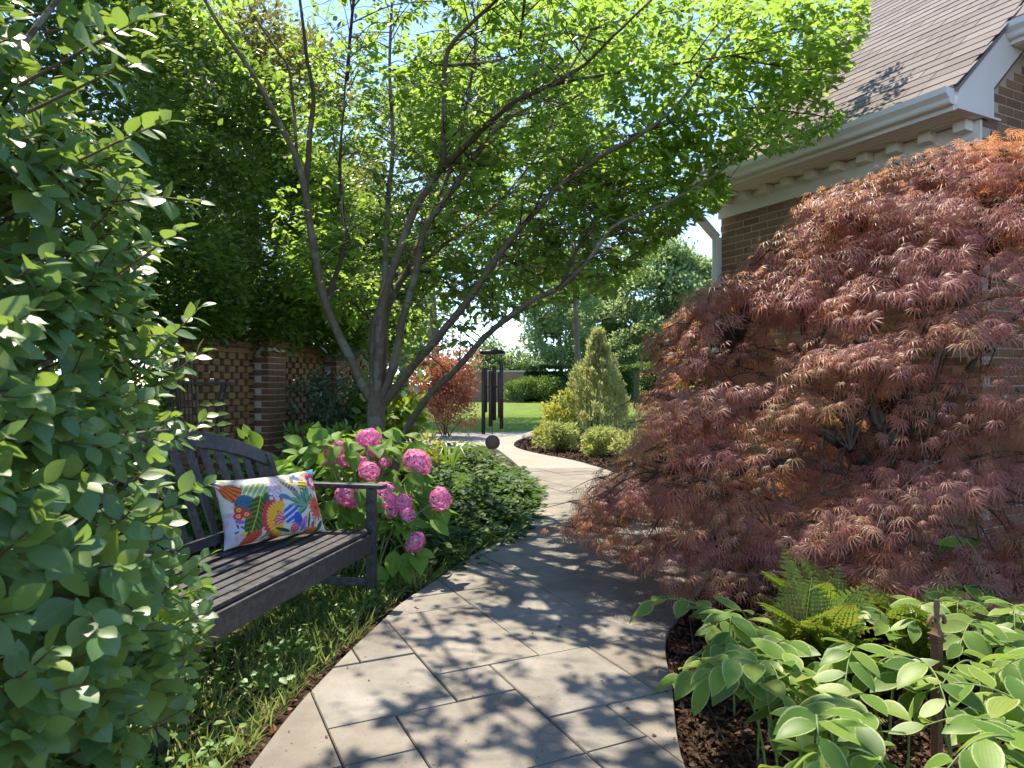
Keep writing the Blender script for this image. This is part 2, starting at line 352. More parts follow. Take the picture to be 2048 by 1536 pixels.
t.bump(wv, .001, .35); c = t.mix(t.math('MULTIPLY', wv, .2), at.outputs['Color'], (.3, .3, .3), 'MULTIPLY'); M['pillow'] = t.fin(c, .85, .15)

# ------------------------------------------------------------------ ground, lawn, path
def sheet(name, poly, z, mat, kind='structure'):
    me = bpy.data.meshes.new(name); me.from_pydata([(x, y, z) for x, y in poly], [], [list(range(len(poly)))]); me.materials.append(mat)
    return tag(link(name, me), kind=kind)
g = sheet('ground', [(-600, -600), (600, -600), (600, 900), (-600, 900)], 0, M['soil']); tag(g, 'dark mulch and soil of the planting beds', 'ground')
lawn_poly = [(-14, 17.6), (-3, 16.4), (.1, 17.0), (1.0, 17.5), (2.0, 18.6), (3.2, 20), (6, 22), (16, 22), (22, 30), (24, 49), (-20, 49), (-20, 18)]
lw = sheet('lawn', lawn_poly, .012, M['lawn']); tag(lw, 'clipped green lawn beyond the path', 'lawn')

PL = [(-.80, 1.2), (-.80, 1.7), (-.79, 2.19), (-.77, 2.54), (-.71, 2.99), (-.64, 3.38), (-.59, 3.68), (-.45, 4.13), (-.28, 4.71), (-.02, 5.30), (.14, 6.06), (.22, 7.24), (.18, 8.98), (-.11, 11.43), (-.42, 12.9), (-1.2, 13.3), (-3.0, 13.5)]
PR = [(.50, 1.2), (.51, 1.7), (.53, 2.19), (.61, 2.66), (.71, 3.22), (.98, 3.8), (1.24, 4.40), (1.48, 5.1), (1.62, 5.96), (1.66, 6.8), (1.60, 7.57), (1.38, 8.98), (.95, 10.57), (.42, 11.67), (.06, 12.9), (.10, 14.3), (.40, 15.6), (.62, 17.2)]
PLs = [tuple(p[:2]) for p in catmull([(x, y, 0) for x, y in PL], 4)]; PRs = [tuple(p[:2]) for p in catmull([(x, y, 0) for x, y in PR], 4)]
path_poly = PLs + [(-3.0, 16.3)] + [(-1.0, 16.55)] + list(reversed(PRs))
path = sheet('path', path_poly, .022, M['joint']); tag(path, 'curving tan paved garden path of large mixed rectangular pavers', 'path')
def clip(poly, a, b, c):                        # keep a*x+b*y<=c
    out = []
    for i in range(len(poly)):
        p, q = poly[i], poly[(i + 1) % len(poly)]; dp, dq = a * p[0] + b * p[1] - c, a * q[0] + b * q[1] - c
        if dp <= 0: out.append(p)
        if dp * dq < 0:
            k = dp / (dp - dq); out.append((p[0] + k * (q[0] - p[0]), p[1] + k * (q[1] - p[1])))
    return out
PA = R(-25.6); ax_a = (math.sin(PA), math.cos(PA)); ax_b = (math.cos(PA), -math.sin(PA))
def area(p): return .5 * sum(p[i][0] * p[(i + 1) % len(p)][1] - p[(i + 1) % len(p)][0] * p[i][1] for i in range(len(p)))
def slab(name, poly, ztop, mat, parent, ch=.006):
    if area(poly) < 0: poly = poly[::-1]
    q = [poly[0]]
    for p in poly[1:]:
        if math.hypot(p[0] - q[-1][0], p[1] - q[-1][1]) > .004: q.append(p)
    if math.hypot(q[0][0] - q[-1][0], q[0][1] - q[-1][1]) < .004: q.pop()
    if len(q) < 3: return
    n = len(q); V, ins = [], []
    for i in range(n):
        p0, p, p1 = np.array(q[i - 1]), np.array(q[i]), np.array(q[(i + 1) % n])
        e0, e1 = nrm(p - p0), nrm(p1 - p); n0, n1 = np.array([-e0[1], e0[0]]), np.array([-e1[1], e1[0]])
        m = n0 + n1; k = max(.35, (m @ m) / 2); ins.append(p + m / 2 / k * ch)
    V = [(*p, 0) for p in q] + [(*p, ztop - ch) for p in q] + [(*p, ztop) for p in ins]; F = []
    for i in range(n):
        j = (i + 1) % n
        F += [(i, j, n + j, n + i), (n + i, n + j, 2 * n + j, 2 * n + i)]
    F.append(tuple(range(2 * n, 3 * n)))
    return link(name, raw_mesh(name, V, F, mat=mat), parent)
MODA, MODB, A0, B0 = .253, .2345, 2.13, .455
occ = {}; rects = []
def put(i, j, h, w):
    for a in range(i, i + h):
        for b in range(j, j + w): occ[(a, b)] = 1
    rects.append((i, j, h, w))
for q in ((2, 2, 3, 2), (1, 0, 2, 2), (1, 2, 1, 1), (0, 3, 2, 2), (-1, 1, 2, 2), (-1, 3, 1, 1), (3, 1, 2, 1), (3, -1, 2, 2), (4, 4, 2, 2), (2, 4, 2, 3), (-2, 4, 2, 2), (5, 2, 1, 2)): put(*q)
for i in range(-6, 38):
    for j in range(-8, 30):
        if (i, j) in occ: continue
        for h, w in random.sample([(2, 2), (2, 2), (3, 2), (2, 3), (2, 1), (1, 2)], 6) + [(1, 1)]:
            if all((a, b) not in occ for a in range(i, i + h) for b in range(j, j + w)): put(i, j, h, w); break
# PL/PR make one outline; the paved part ends where plain concrete takes over
CUT = 9.6
for i, j, h, w in rects:
    a0, a1 = A0 + i * MODA + .0026, A0 + (i + h) * MODA - .0026; b0, b1 = B0 + j * MODB + .0026, B0 + (j + w) * MODB - .0026
    p = clip(path_poly, *ax_a, a1); p = clip(p, -ax_a[0], -ax_a[1], -a0) if len(p) > 2 else []
    p = clip(p, *ax_b, b1) if len(p) > 2 else []; p = clip(p, -ax_b[0], -ax_b[1], -b0) if len(p) > 2 else []
    p = clip(p, 0, 1, CUT) if len(p) > 2 else []
    if len(p) > 2 and abs(area(p)) > .0015: slab('paver', p, .045 + random.uniform(-.0022, .0022), M['paver'], path)
p = clip(path_poly, 0, -1, -CUT - .008); slab('concrete_slab', p, .045, M['concrete'], path)

# ------------------------------------------------------------------ brick house
C1 = np.array([3.32, 4.94]); C2 = np.array([2.14, 7.20]); Lw = float(np.linalg.norm(C2 - C1)); hd = (C2 - C1) / Lw
HROT = math.atan2(-hd[0], hd[1])
house = empty('brick_house', (*C1, 0), HROT, 'brown brick house with white dentil eaves and a steep brown shingle roof', 'house')
ZF, ZS, PITCH = 2.887, 3.07, .93                # frieze bottom, soffit, roof slope
XG = 3.2                                        # how far the gable goes into the house
b = MB(); b.box(.004, .25, .004, Lw - .012, 0, ZS); b.box(.26, XG, .004, .25, 0, ZS); b.box(.012, XG, Lw - .25, Lw - .012, 0, ZS)
gab = [(.004, ZS), (XG, ZS), (XG, ZS + (XG + .1) * PITCH), (.012, ZS + .1)]
Mg = Matrix(((1, 0, 0, 0), (0, 0, 1, 0), (0, 1, 0, 0), (0, 0, 0, 1)))
b.prism(gab, .004, .2, Mg); b.prism(gab, Lw - .2, Lw - .012, Mg)
b.build('wall', M['mortar'], house)
BH, BW = .0677, .203
def brick_mesh(w, h, d, nm, mat):
    m = MB(); m.box(-w / 2, w / 2, -d / 2, d / 2, -h / 2, h / 2, .0035); me = m.mesh(nm, mat); return me
bm_side = brick_mesh(.1, .0577, .193, 'brick', M['brick']); bm_gab = brick_mesh(.193, .0577, .1, 'brick', M['brick'])
spots = []
for k in range(int(ZF / BH)):
    z = ZF - BH * (k + .5); o = (k % 2) * BW / 2
    y = -BW / 2 + o
    while y < Lw - .03:
        if y > .05: spots.append((0, .05, min(y + BW / 2, Lw - .1), z, k))
        y += BW
for k in range(int((ZF + 1.6) / BH)):
    z = ZF + 1.55 - BH * (k + .5); o = ((k + 1) % 2) * BW / 2; x = .1 + o - BW / 2
    while x < 1.3:
        if z < ZS + x * PITCH + .02 and x > .05: spots.append((1, x, .05, z, k))
        x += BW
def wpt(x, y, z):
    c, s = math.cos(HROT), math.sin(HROT); return np.array([C1[0] + c * x - s * y, C1[1] + s * x + c * y, z])
MAPLE_TOP = [(1300, 790), (1310, 660), (1400, 600), (1480, 545), (1640, 410), (1800, 335), (2048, 270), (2300, 240)]
def score(sp):
    u, v = proj(wpt(*sp[1:4])); lim = np.interp(u, [q[0] for q in MAPLE_TOP], [q[1] for q in MAPLE_TOP]) + 170
    return (0 if (u < 2060 and v < lim) else 10) + float(wpt(*sp[1:4])[1]) * .1
spots.sort(key=score)
for f, x, y, z, k in spots[:290]:
    o = link('brick', bm_gab if f else bm_side, house); o.location = (x + (0 if f else random.uniform(-.002, .002)), y, z)
rest = spots[290:]
tv = np.array([v.co[:] for v in bm_side.vertices])
tf = []
bmt = bmesh.new(); bmt.from_mesh(bm_side); bmesh.ops.triangulate(bmt, faces=bmt.faces); tf = np.array([[v.index for v in f.verts] for f in bmt.faces]); bmt.free()
pos = np.array([r[1:4] for r in rest]); dd = np.array([(1, 0, 0) if r[0] else (0, 1, 0) for r in rest], float)
V, F, A = batch((tv, tf, np.zeros((len(tv), 2))), pos, dd, np.tile((0, 0, 1.), (len(rest), 1)), 1.0)
link('lower_brickwork', raw_mesh('lower_brickwork', V, F, A, mat=M['brick']), house, kind='stuff')
OV = .36
MB().box(-.028, -.002, -.002, Lw + .0, ZF, ZS - .004, .004).build('frieze_board', M['white'], house)
MB().box(-.0295, .3, -.026, -.001, ZF, ZS - .006).build('frieze_return', M['white'], house) if False else None
b = MB()
for k in range(5): b.box(-OV + .002 + k * .068, -OV + .064 + k * .068, -.02, Lw + .1, ZS, ZS + .012, .002)
b.build('soffit', M['white'], house)
MB().box(-OV + .0, .2, -.018, Lw + .098, ZS + .013, ZS + .03).build('soffit_deck', M['white'], house)
for k in range(10):
    y = .09 + k * .256
    if y < Lw - .02: MB().box(-.125, -.029, y - .045, y + .045, ZS - .078, ZS - .001, .003).build('dentil', M['white'], house)
MB().box(-OV - .022, -OV, -.02, Lw + .1, ZS - .012, ZS + .15).build('fascia', M['white'], house)
# ogee gutter
gp = [(-OV - .024, ZS + .02), (-OV - .075, ZS + .02), (-OV - .085, ZS + .03), (-OV - .092, ZS + .055), (-OV - .125, ZS + .085), (-OV - .13, ZS + .125), (-OV - .122, ZS + .125), (-OV - .116, ZS + .09), (-OV - .085, ZS + .06), (-OV - .075, ZS + .03), (-OV - .024, ZS + .028)]
gut = MB().prism(gp, -.03, Lw + .12, Mg).build('gutter', M['gutter'], house)
for y in (-.034, Lw + .12): MB().prism([gp[0], gp[1], gp[2], gp[3], gp[4], gp[5], (-OV - .024, ZS + .125)], y, y + .004, Mg).build('end_cap', M['gutter'], gut)
# rake board with boxed return, on the gable that faces the garden entrance
rk = [(-OV, ZS - .004), (.06, ZS - .004), (.06, ZS + .215), (XG, ZS + .215 + (XG - .06) * PITCH), (XG, ZS + .215 + (XG - .06) * PITCH + .29), (-OV, ZS + .13)]
rk[4] = (XG, ZS + .13 + (XG + OV) * PITCH)
MB().prism(rk, -.045, -.021, Mg).build('rake_board', M['white'], house)
MB().prism(rk, Lw + .12, Lw + .14, Mg).build('rake_board', M['white'], house)
# roof deck and shingles
ze = ZS + .135
dk = [(-OV - .03, ze), (XG, ze + (XG + OV + .03) * PITCH), (XG, ze + (XG + OV + .03) * PITCH - .03), (-OV - .03, ze - .03)]
roof = MB().prism(dk, -.06, Lw + .16, Mg).build('roof', M['shingle'], house)
EXP, TAB = .127, .29
cs = 1 / math.hypot(1, PITCH); sn = PITCH * cs
up = Vector((cs, 0, sn)); nr = Vector((-sn, 0, cs))
tabm = MB(); tabm.box(-TAB / 2 + .003, TAB / 2 - .003, 0, .17, 0, .007, .0015); tab_me = tabm.mesh('shingle', M['shingle'])
sh = []
for r in range(33):
    base = Vector((-OV - .05, 0, ze)) + up * (r * EXP) + nr * .006
    y = -.06 - TAB * .5 + (r % 2) * TAB / 2 + random.uniform(-.012, .012)
    while y < Lw + .16:
        if y > -.02 - TAB * .6 and y < Lw + .12: sh.append((base, max(y, -.06 + TAB * .42)))
        y += TAB
q = Matrix((Vector((0, -1, 0)), (up - nr * .045).normalized(), (nr + up * .045).normalized())).transposed().to_4x4()
for base, y in sh[:298]:
    o = link('shingle', tab_me, roof); m = q.copy(); m.translation = base + Vector((0, y, 0)) + nr * random.uniform(0, .002); o.matrix_local = m
if len(sh) > 298:
    tv = np.array([v.co[:] for v in tab_me.vertices]); bmt = bmesh.new(); bmt.from_mesh(tab_me); bmesh.ops.triangulate(bmt, faces=bmt.faces); tf = np.array([[v.index for v in f.verts] for f in bmt.faces]); bmt.free()
    pos = np.array([tuple(b_ + Vector((0, y, 0))) for b_, y in sh[298:]]); N = len(pos)
    V, F, A = batch((tv, tf, np.zeros((len(tv), 2))), pos, np.tile(tuple(up - nr * .045), (N, 1)), np.tile(tuple(nr), (N, 1)), 1.0)
    link('upper_shingles', raw_mesh('upper_shingles', V, F, A, mat=M['shingle']), roof, kind='stuff')
# wing whose eave meets the gable higher up
wg = [(a + OV + .30, z + .57) for a, z in gp]
MB().prism(wg, -1.6, -.05, Mg).build('gutter', M['gutter'], house)
b = MB(); b.box(.30, .82, -1.6, -.05, ZS + .56, ZS + .586); b.box(.26, .279, -1.6, -.048, ZS + .56, ZS + .70); b.build('wing_soffit', M['white'], house)
b = MB(); b.box(.80, XG, -1.6, -.046, 0, ZS + .56); b.build('wing_wall', M['mortar'], house)
wb = []
for k in range(int((ZS + .5) / BH)):
    y = -1.5 + (k % 2) * BW / 2
    while y < -.15: wb.append((.795 + .0, y, .04 + k * BH)); y += BW
V, F, A = batch((np.array([v.co[:] for v in bm_side.vertices]), np.array([[0, 1, 2]]), np.zeros((len(bm_side.vertices), 2))), np.zeros((1, 3)), [(0, 1, 0)], [(0, 0, 1)], 1.)
tv = np.array([v.co[:] for v in bm_side.vertices]); bmt = bmesh.new(); bmt.from_mesh(bm_side); bmesh.ops.triangulate(bmt, faces=bmt.faces); tf = np.array([[v.index for v in f.verts] for f in bmt.faces]); bmt.free()
V, F, A = batch((tv, tf, np.zeros((len(tv), 2))), np.array(wb) + np.array([.045, 0, 0]), np.tile((0, 1., 0), (len(wb), 1)), np.tile((0, 0, 1.), (len(wb), 1)), 1.0)
link('wing_brickwork', raw_mesh('wing_brickwork', V, F, A, mat=M['brick']), house, kind='stuff')
wd = [(.24, ZS + .71), (XG, ZS + .71 + (XG - .24) * PITCH), (XG, ZS + .74 + (XG - .24) * PITCH), (.24, ZS + .74)]
MB().prism(wd, -1.65, -.062, Mg).build('wing_roof', M['shingle'], house)
# leader pipe and downspout at the far corner
dp = [(-OV - .07, Lw - .02, ZS + .03), (-OV - .07, Lw - .02, ZS - .06), (-OV - .03, Lw - .005, ZS - .11), (-.10, Lw + .0, ZS - .33), (-.045, Lw + .0, ZS - .37), (-.045, Lw + .0, ZS - .46)]
b = MB()
for p0, p1 in zip(dp, dp[1:]): b.bar(p0, p1, .062, .078, (0, 1, 0), .008)
b.bar((-.045, Lw, ZS - .44), (-.045, Lw, .1), .062, .078, (0, 1, 0), .008)
b.build('downspout', M['gutter'], house)

# ------------------------------------------------------------------ pierced brick garden wall
W0 = np.array([-3.16, 6.3]); wdv = nrm(np.array([.25, .97])); WROT = math.atan2(wdv[1], wdv[0])
gw = empty('garden_wall', (*W0, 0), WROT, 'low pierced brick garden wall with solid brick pillars under the evergreen hedge', 'wall')
# local x along the wall (receding), local -y faces the path
def wall_u(s):                                  # pixel column of a point s metres along
    p = W0 + wdv * s; return 1024 + p[0] * FPX / p[1]
ss = np.linspace(-2, 6, 4000); us = np.array([wall_u(s) for s in ss])
s_at = lambda u: float(np.interp(u, us, ss))
sp1, sp2 = s_at(516), s_at(652)
WT = 1.60
PIT, HDR = .156, .098
header = brick_mesh(HDR, .0622, .19, 'brick', M['wall_brick'])
def panel(x0, x1, budget):
    cells = []
    for k in range(int((WT - .16) / BH)):
        z = .10 + BH * (k + .5); o = (k % 2) * PIT / 2; x = x0 + o + HDR / 2
        while x < x1 - HDR / 2 + .02: cells.append((x, 0, z, k)); x += PIT
    cells.sort(key=lambda c: -c[2]); return cells[:budget], cells[budget:]
vis, rst = panel(sp1 - 1.25, sp1 - .22, 128); v2, r2 = panel(sp1 + .2, sp2 - .2, 170)
_, r3 = panel(sp2 + .2, sp2 + 1.7, 0)
for x, y, z, k in vis + v2:
    o = link('brick', header, gw); o.location = (x, random.uniform(-.004, .004), z)
rest = rst + r2 + r3
tv = np.array([v.co[:] for v in header.vertices]); bmt = bmesh.new(); bmt.from_mesh(header); bmesh.ops.triangulate(bmt, faces=bmt.faces); tf = np.array([[v.index for v in f.verts] for f in bmt.faces]); bmt.free()
V, F, A = batch((tv, tf, np.zeros((len(tv), 2))), np.array([r[:3] for r in rest]), np.tile((0, 1., 0), (len(rest), 1)), np.tile((0, 0, 1.), (len(rest), 1)), 1.0)
link('lower_lattice', raw_mesh('lower_lattice', V, F, A, mat=M['wall_brick']), gw, kind='stuff')
for x0, x1 in ((sp1 - 1.3, sp1 - .18), (sp1 + .16, sp2 - .16), (sp2 + .16, sp2 + 1.8)):
    MB().box(x0, x1, -.1, .1, 0, .10, .004).build('plinth', M['pillar_brick'], gw)
    z = .10 + BH * int((WT - .16) / BH); MB().box(x0, x1, -.1, .1, z, WT - .02, .004).build('top_course', M['wall_brick'], gw)
    MB().box(x0 - .02, x1 + .02, -.14, .14, WT - .02, WT + .04, .01).build('coping', M['pillar_brick'], gw)
pb = brick_mesh(.17, .0585, .19, 'brick', M['pillar_brick'])
for sc in (sp1, sp2):
    pil = MB().box(sc - .165, sc + .165, -.235, .165, 0, WT + .0).build('pillar', M['mortar'], gw)
    for k in range(int(WT / BH)):
        z = BH * (k + .5)
        if k % 2 == 0: xs = [(sc - .086, .17), (sc + .086, .17)]
        else: xs = [(sc - .128, .086), (sc, .17), (sc + .128, .086)]
        for x, w in xs:
            o = link('brick', pb, pil); o.scale = (w / .17 * .96, .46, 1); o.location = (x, -.199, z)
        for x in (sc - .132,):
            o = link('brick', pb, pil); o.scale = (.46, .90 if k % 2 else .55, 1); o.location = (x, -.07 if k % 2 else -.02, z)
    MB().box(sc - .2, sc + .2, -.27, .2, WT, WT + .07, .012).build('cap', M['pillar_brick'], gw)

# ------------------------------------------------------------------ bench
BL = 1.72; bx = nrm(np.array([.215, .977])); FP = np.array([-.765, 3.84]); BO = FP - bx * (BL - .03); BROT = math.atan2(bx[1], bx[0])
bench = empty('garden_bench', (*BO, 0), BROT, 'dark slatted wooden garden bench with arched backrest beside the path', 'bench')
mb = M['bench']
def lean(z): return .50 + max(0, z - .38) * .36
for k in range(7):
    y = .005 + k * .0715; zz = .405 - .012 * math.sin(math.pi * min(1, k / 6.0))
    MB().box(.02, BL - .02, y, y + .050, zz - .02, zz, .004).build('seat_slat', mb, bench)
MB().box(.05, BL - .05, -.012, .016, .285, .3835, .004).build('front_rail', mb, bench)
MB().box(.05, BL - .05, .485, .51, .31, .3835, .004).build('back_rail', mb, bench)
for x in (.075, BL / 2, BL - .075): MB().box(x - .018, x + .018, .018, .484, .32, .372, .003).build('seat_bearer', mb, bench)
for x in (.03, BL - .03):
    MB().box(x - .024, x + .024, -.018, .03, 0, .625, .005).build('leg', mb, bench)
    b = MB(); b.bar((x, .53, 0), (x, lean(.38), .40), .046, .05, (0, 1, 0), .004); b.bar((x, lean(.38), .38), (x, lean(.80), .80), .046, .05, (0, 1, 0), .004); b.build('leg', mb, bench)
    MB().box(x - .034, x + .034, -.075, lean(.63) - .02, .626, .652, .008).build('armrest', mb, bench)
    MB().box(x - .016, x + .016, .03, .505, .09, .135, .003).build('stretcher', mb, bench)
def crest(x):                                   # top edge of the arched top rail
    t = (x - BL / 2) / (BL / 2); return .80 + .19 * (1 - abs(t) ** 2.0)
n = 28; V = []; F = []
for i in range(n + 1):
    x = .0 + BL * i / n; zt = crest(x); zb = zt - .085
    for z, dy in ((zb, -.018), (zt, -.018), (zt, .018), (zb, .018)): V.append((x, lean(z) + dy, z))
for i in range(n):
    for j in range(4): F.append((4 * i + j, 4 * i + (j + 1) % 4, 4 * i + 4 + (j + 1) % 4, 4 * i + 4 + j))
F += [(3, 2, 1, 0), tuple(4 * n + j for j in range(4))]
o = link('top_rail', raw_mesh('top_rail', V, F, mat=mb), bench); bv = o.modifiers.new('bevel', 'BEVEL'); bv.width = .005; bv.segments = 2
b = MB(); b.bar((.05, lean(.46), .46), (BL - .05, lean(.46), .46), .03, .05, (0, 0, 1), .004); b.build('lower_back_rail', mb, bench)
ns = 15
for k in range(ns):
    x = .115 + (BL - .23) * k / (ns - 1); zt = crest(x) - .07
    b = MB(); b.bar((x, lean(.47), .47), (x, lean(zt), zt), .045, .016, (0, 1, 0), .003); b.build('back_slat', mb, bench)

# ------------------------------------------------------------------ pillow with flower print
def pillow():
    nx, ny = 190, 126; s = np.linspace(-1, 1, nx); tt = np.linspace(-1, 1, ny); S, T = np.meshgrid(s, tt)
    W, Hh, TH = .292, .172, .075
    prof = np.clip(1 - np.abs(S) ** 2.6, 0, 1) ** .55 * np.clip(1 - np.abs(T) ** 2.6, 0, 1) ** .55
    pin = 1 - .085 * (1 - T ** 2) * np.abs(S) ** 3; pint = 1 - .10 * (1 - S ** 2) * np.abs(T) ** 3      # dog-eared corners
    wr = .004 * np.sin(S * 9 + T * 4) * (np.abs(S) ** 2) + .003 * np.sin(T * 14 + S * 3) * np.abs(T)
    Xl, Yl = S * W * pin, T * Hh * pint
    # print, drawn in the space of the seen face: q = across (0..2048), r = down (0..1497)
    a, b_ = (S + 1) / 2, (1 - T) / 2
    TLc, TRc, BLc, BRc = np.array((100, 260)), np.array((1745, 90)), np.array((170, 1350)), np.array((1800, 1050))
    q = (TLc[0] * (1 - a) + TRc[0] * a) * (1 - b_) + (BLc[0] * (1 - a) + BRc[0] * a) * b_
    r = (TLc[1] * (1 - a) + TRc[1] * a) * (1 - b_) + (BLc[1] * (1 - a) + BRc[1] * a) * b_ - 25 * np.sin(np.pi * a) * 0
    col = np.empty((ny, nx, 3)); col[:] = (.70, .66, .57)
    col[(q < 470) & (r > 800)] = (.50, .50, .60)
    def pa(mask, c): col[mask] = c
    def ell(cx, cy, rx, ry, ang=0):
        c_, s_ = math.cos(R(ang)), math.sin(R(ang)); x = (q - cx) * c_ + (r - cy) * s_; y = -(q - cx) * s_ + (r - cy) * c_
        return x / rx, y / ry
    def E_(cx, cy, rx, ry, ang, c):
        x, y = ell(cx, cy, rx, ry, ang); m = x * x + y * y < 1; pa(m, c); return x, y, m
    rs_ = np.random.default_rng(3)
    for k_ in range(46):
        cq, cr = rs_.uniform(120, 1780), rs_.uniform(180, 1320); cc_ = [(.10, .24, .10), (.55, .10, .12), (.10, .16, .42), (.72, .40, .08), (.30, .36, .16), (.42, .18, .42), (.62, .30, .30)][rs_.integers(7)]; x, y = ell(cq, cr, rs_.uniform(45, 95), rs_.uniform(16, 30), rs_.uniform(0, 180)); pa(x * x + y * y < 1, cc_); pa((x * x + y * y < .8) & (np.abs(y) < .18), tuple(min(1, c + .25) for c in cc_))
    # pale green frond, teal fan, dark palm leaf
    x, y, m = E_(640, 480, 210, 135, -8, (.32, .42, .16)); pa(m & (np.sin(x * 16 + y * 9) > .55), (.62, .66, .42))
    x, y, m = E_(440, 670, 150, 130, 0, (.03, .10, .17)); pa(m & (np.sin(np.arctan2(y, x) * 22) > .5), (.06, .22, .32))
    x, y, m = E_(585, 880, 330, 150, -72, (.05, .11, .025)); pa(m & (np.sin(x * 26 + np.abs(y) * 9) > .8), (.20, .26, .05)); pa(m & (np.abs(y) < .05), (.55, .42, .06))
    x, y, m = E_(800, 600, 80, 90, 0, (.05, .13, .05))
    # orange flower at the corner
    m = in_poly(q, r, [(90, 330), (200, 370), (330, 350), (440, 440), (430, 510), (270, 670), (170, 560)]); pa(m, (.75, .17, .04))
    an = np.arctan2(r - 340, q - 120); pa(m & (np.sin(an * 26) > .75), (.10, .03, .04)); pa(m & (np.hypot(q - 120, r - 340) < 90), (.72, .12, .22)); pa((np.hypot(q - 100, r - 270) < 70), (.12, .20, .55))
    for cx, cy in ((345, 770), (330, 865), (450, 840)):
        E_(cx, cy, 70, 62, 0, (.62, .05, .07)); E_(cx, cy, 34, 30, 0, (.85, .45, .08)); E_(cx, cy, 9, 11, 0, (.03, .02, .02))
    E_(350, 950, 70, 30, 10, (.35, .12, .45))
    # fan flower
    d = np.hypot(q - 1010, (r - 915) * .97); an = np.degrees(np.arctan2(r - 915, q - 1010)) % 360; fan = (an > 95) & (an < 272)
    sc = 345 + 14 * np.sin(np.radians(an) * 34)
    pa(fan & (d < sc), (.66, .05, .09)); pa(fan & (d < sc - 70), (.86, .50, .05)); pa(fan & (d < sc - 70) & (np.sin(np.radians(an) * 30) > .82), (.74, .22, .05))
    for ag, L in ((-130, 150), (172, 160), (150, 165), (-165, 130)):
        E_(1010 + L * .55 * math.cos(R(ag)), 920 + L * .55 * math.sin(R(ag)), L * .55, 28, ag, (.66, .06, .16))
        E_(1010 + L * .6 * math.cos(R(ag)), 920 + L * .6 * math.sin(R(ag)), L * .38, 11, ag, (.86, .42, .40))
    # lavender bubbles
    for cx, cy, rr in ((840, 385, 44), (950, 380, 44), (885, 455, 40), (965, 485, 48), (850, 525, 44), (935, 545, 38), (930, 615, 46), (840, 605, 38)):
        E_(cx, cy, rr, rr * .9, 0, (.36, .26, .55)); E_(cx, cy, rr - 9, rr * .9 - 9, 0, (.70, .58, .72)); E_(cx, cy, rr * .45, rr * .4, 0, (.80, .55, .55))
    # plume, butterfly, star leaf
    x, y, m = E_(1165, 425, 165, 42, 38, (.22, .13, .14)); pa(m & (np.sin(x * 22) > .4), (.40, .34, .24)); E_(1235, 300, 26, 70, 10, (.24, .30, .14))
    x, y, m = E_(1400, 390, 82, 96, 20, (.86, .60, .10)); pa(m & (np.sin(y * 11 + x * 3) > .55), (.05, .04, .03))
    for ex, ey, w in ((1190, 490, 40), (1110, 605, 44), (1090, 725, 40), (1190, 870, 40), (1340, 480, 36), (1470, 400, 44), (1560, 520, 34), (1400, 420, 30)):
        mx, my = (1440 + ex) / 2, (690 + ey) / 2; L = math.hypot(1440 - ex, 690 - ey) / 2; ag = math.degrees(math.atan2(ey - 690, ex - 1440))
        x, y, m = E_(mx, my, L, w, ag, (.06, .22, .13)); pa(m & (y > 0), (.16, .34, .22)); pa(m & (np.abs(y) < .08), (.35, .5, .35))
    # blue fans
    x, y, m = E_(1120, 850, 120, 150, 30, (.07, .12, .50)); pa(m & (np.sin(x * 9 + y * 5) > .3), (.52, .58, .80))
    E_(1245, 930, 70, 120, -20, (.05, .11, .48)); E_(1060, 580, 90, 40, 20, (.08, .22, .36))
    # red flower with a pale eye, blue corner, dahlia
    an = np.arctan2(r - 310, q - 1640); d = np.hypot(q - 1640, r - 310); pa(d < 85 + 70 * np.abs(np.sin(an * 3)) ** .7, (.66, .06, .14)); pa(d < 66, (.66, .64, .74)); pa(d < 26, (.25, .25, .55))
    E_(1500, 190, 80, 42, -12, (.80, .30, .16)); pa(in_poly(q, r, [(1590, 120), (1690, 30), (1800, 60), (1790, 190), (1700, 215)]), (.08, .34, .52))
    an = np.arctan2(r - 720, q - 1620); d = np.hypot(q - 1620, (r - 720) * .82); pa(d < 140 + 26 * np.sin(an * 15), (.70, .08, .06)); pa((d < 135 + 26 * np.sin(an * 15)) & (np.sin(an * 15 + np.floor(d / 32) * 2) > .55), (.84, .26, .16)); pa(d < 24, (.45, .03, .03))
    # rose, bird, orange blades, dark leaves, moth
    x, y, m = E_(1200, 1060, 74, 78, 0, (.72, .22, .30)); pa(m & (np.sin(np.hypot(x, y) * 12 + np.arctan2(y, x)) > .5), (.45, .03, .08))
    E_(1350, 980, 45, 125, 18, (.50, .22, .55)); E_(1335, 1030, 22, 80, 18, (.12, .14, .50))
    pa(in_poly(q, r, [(1400, 1060), (1575, 870), (1585, 960), (1500, 1050)]), (.84, .42, .05)); pa(in_poly(q, r, [(1360, 1090), (1580, 1010), (1600, 1080), (1380, 1130)]), (.72, .16, .06)); E_(1520, 985, 24, 60, 20, (.14, .10, .40))
    E_(1660, 1000, 120, 34, -50, (.06, .12, .04)); E_(1000, 1090, 130, 28, 12, (.04, .09, .05)); E_(760, 1160, 110, 20, -35, (.20, .28, .08)); E_(1440, 930, 20, 130, 5, (.06, .10, .03))
    x, y, m = E_(520, 1215, 185, 80, -40, (.72, .10, .05)); pa(m & (np.sin(x * 15) * np.sin(y * 8) > .62), (.05, .04, .10)); E_(400, 1140, 60, 26, -20, (.80, .48, .06))
    for cx, cy, ag in ((320, 1020, 70), (300, 1110, -20), (390, 1040, 30)): E_(cx, cy, 40, 14, ag, (.06, .09, .05))
    Vf = np.stack([Xl, Yl, TH * prof + wr], -1).reshape(-1, 3); Vb = np.stack([Xl, Yl, -TH * prof + wr * .5 - .0005], -1).reshape(-1, 3)
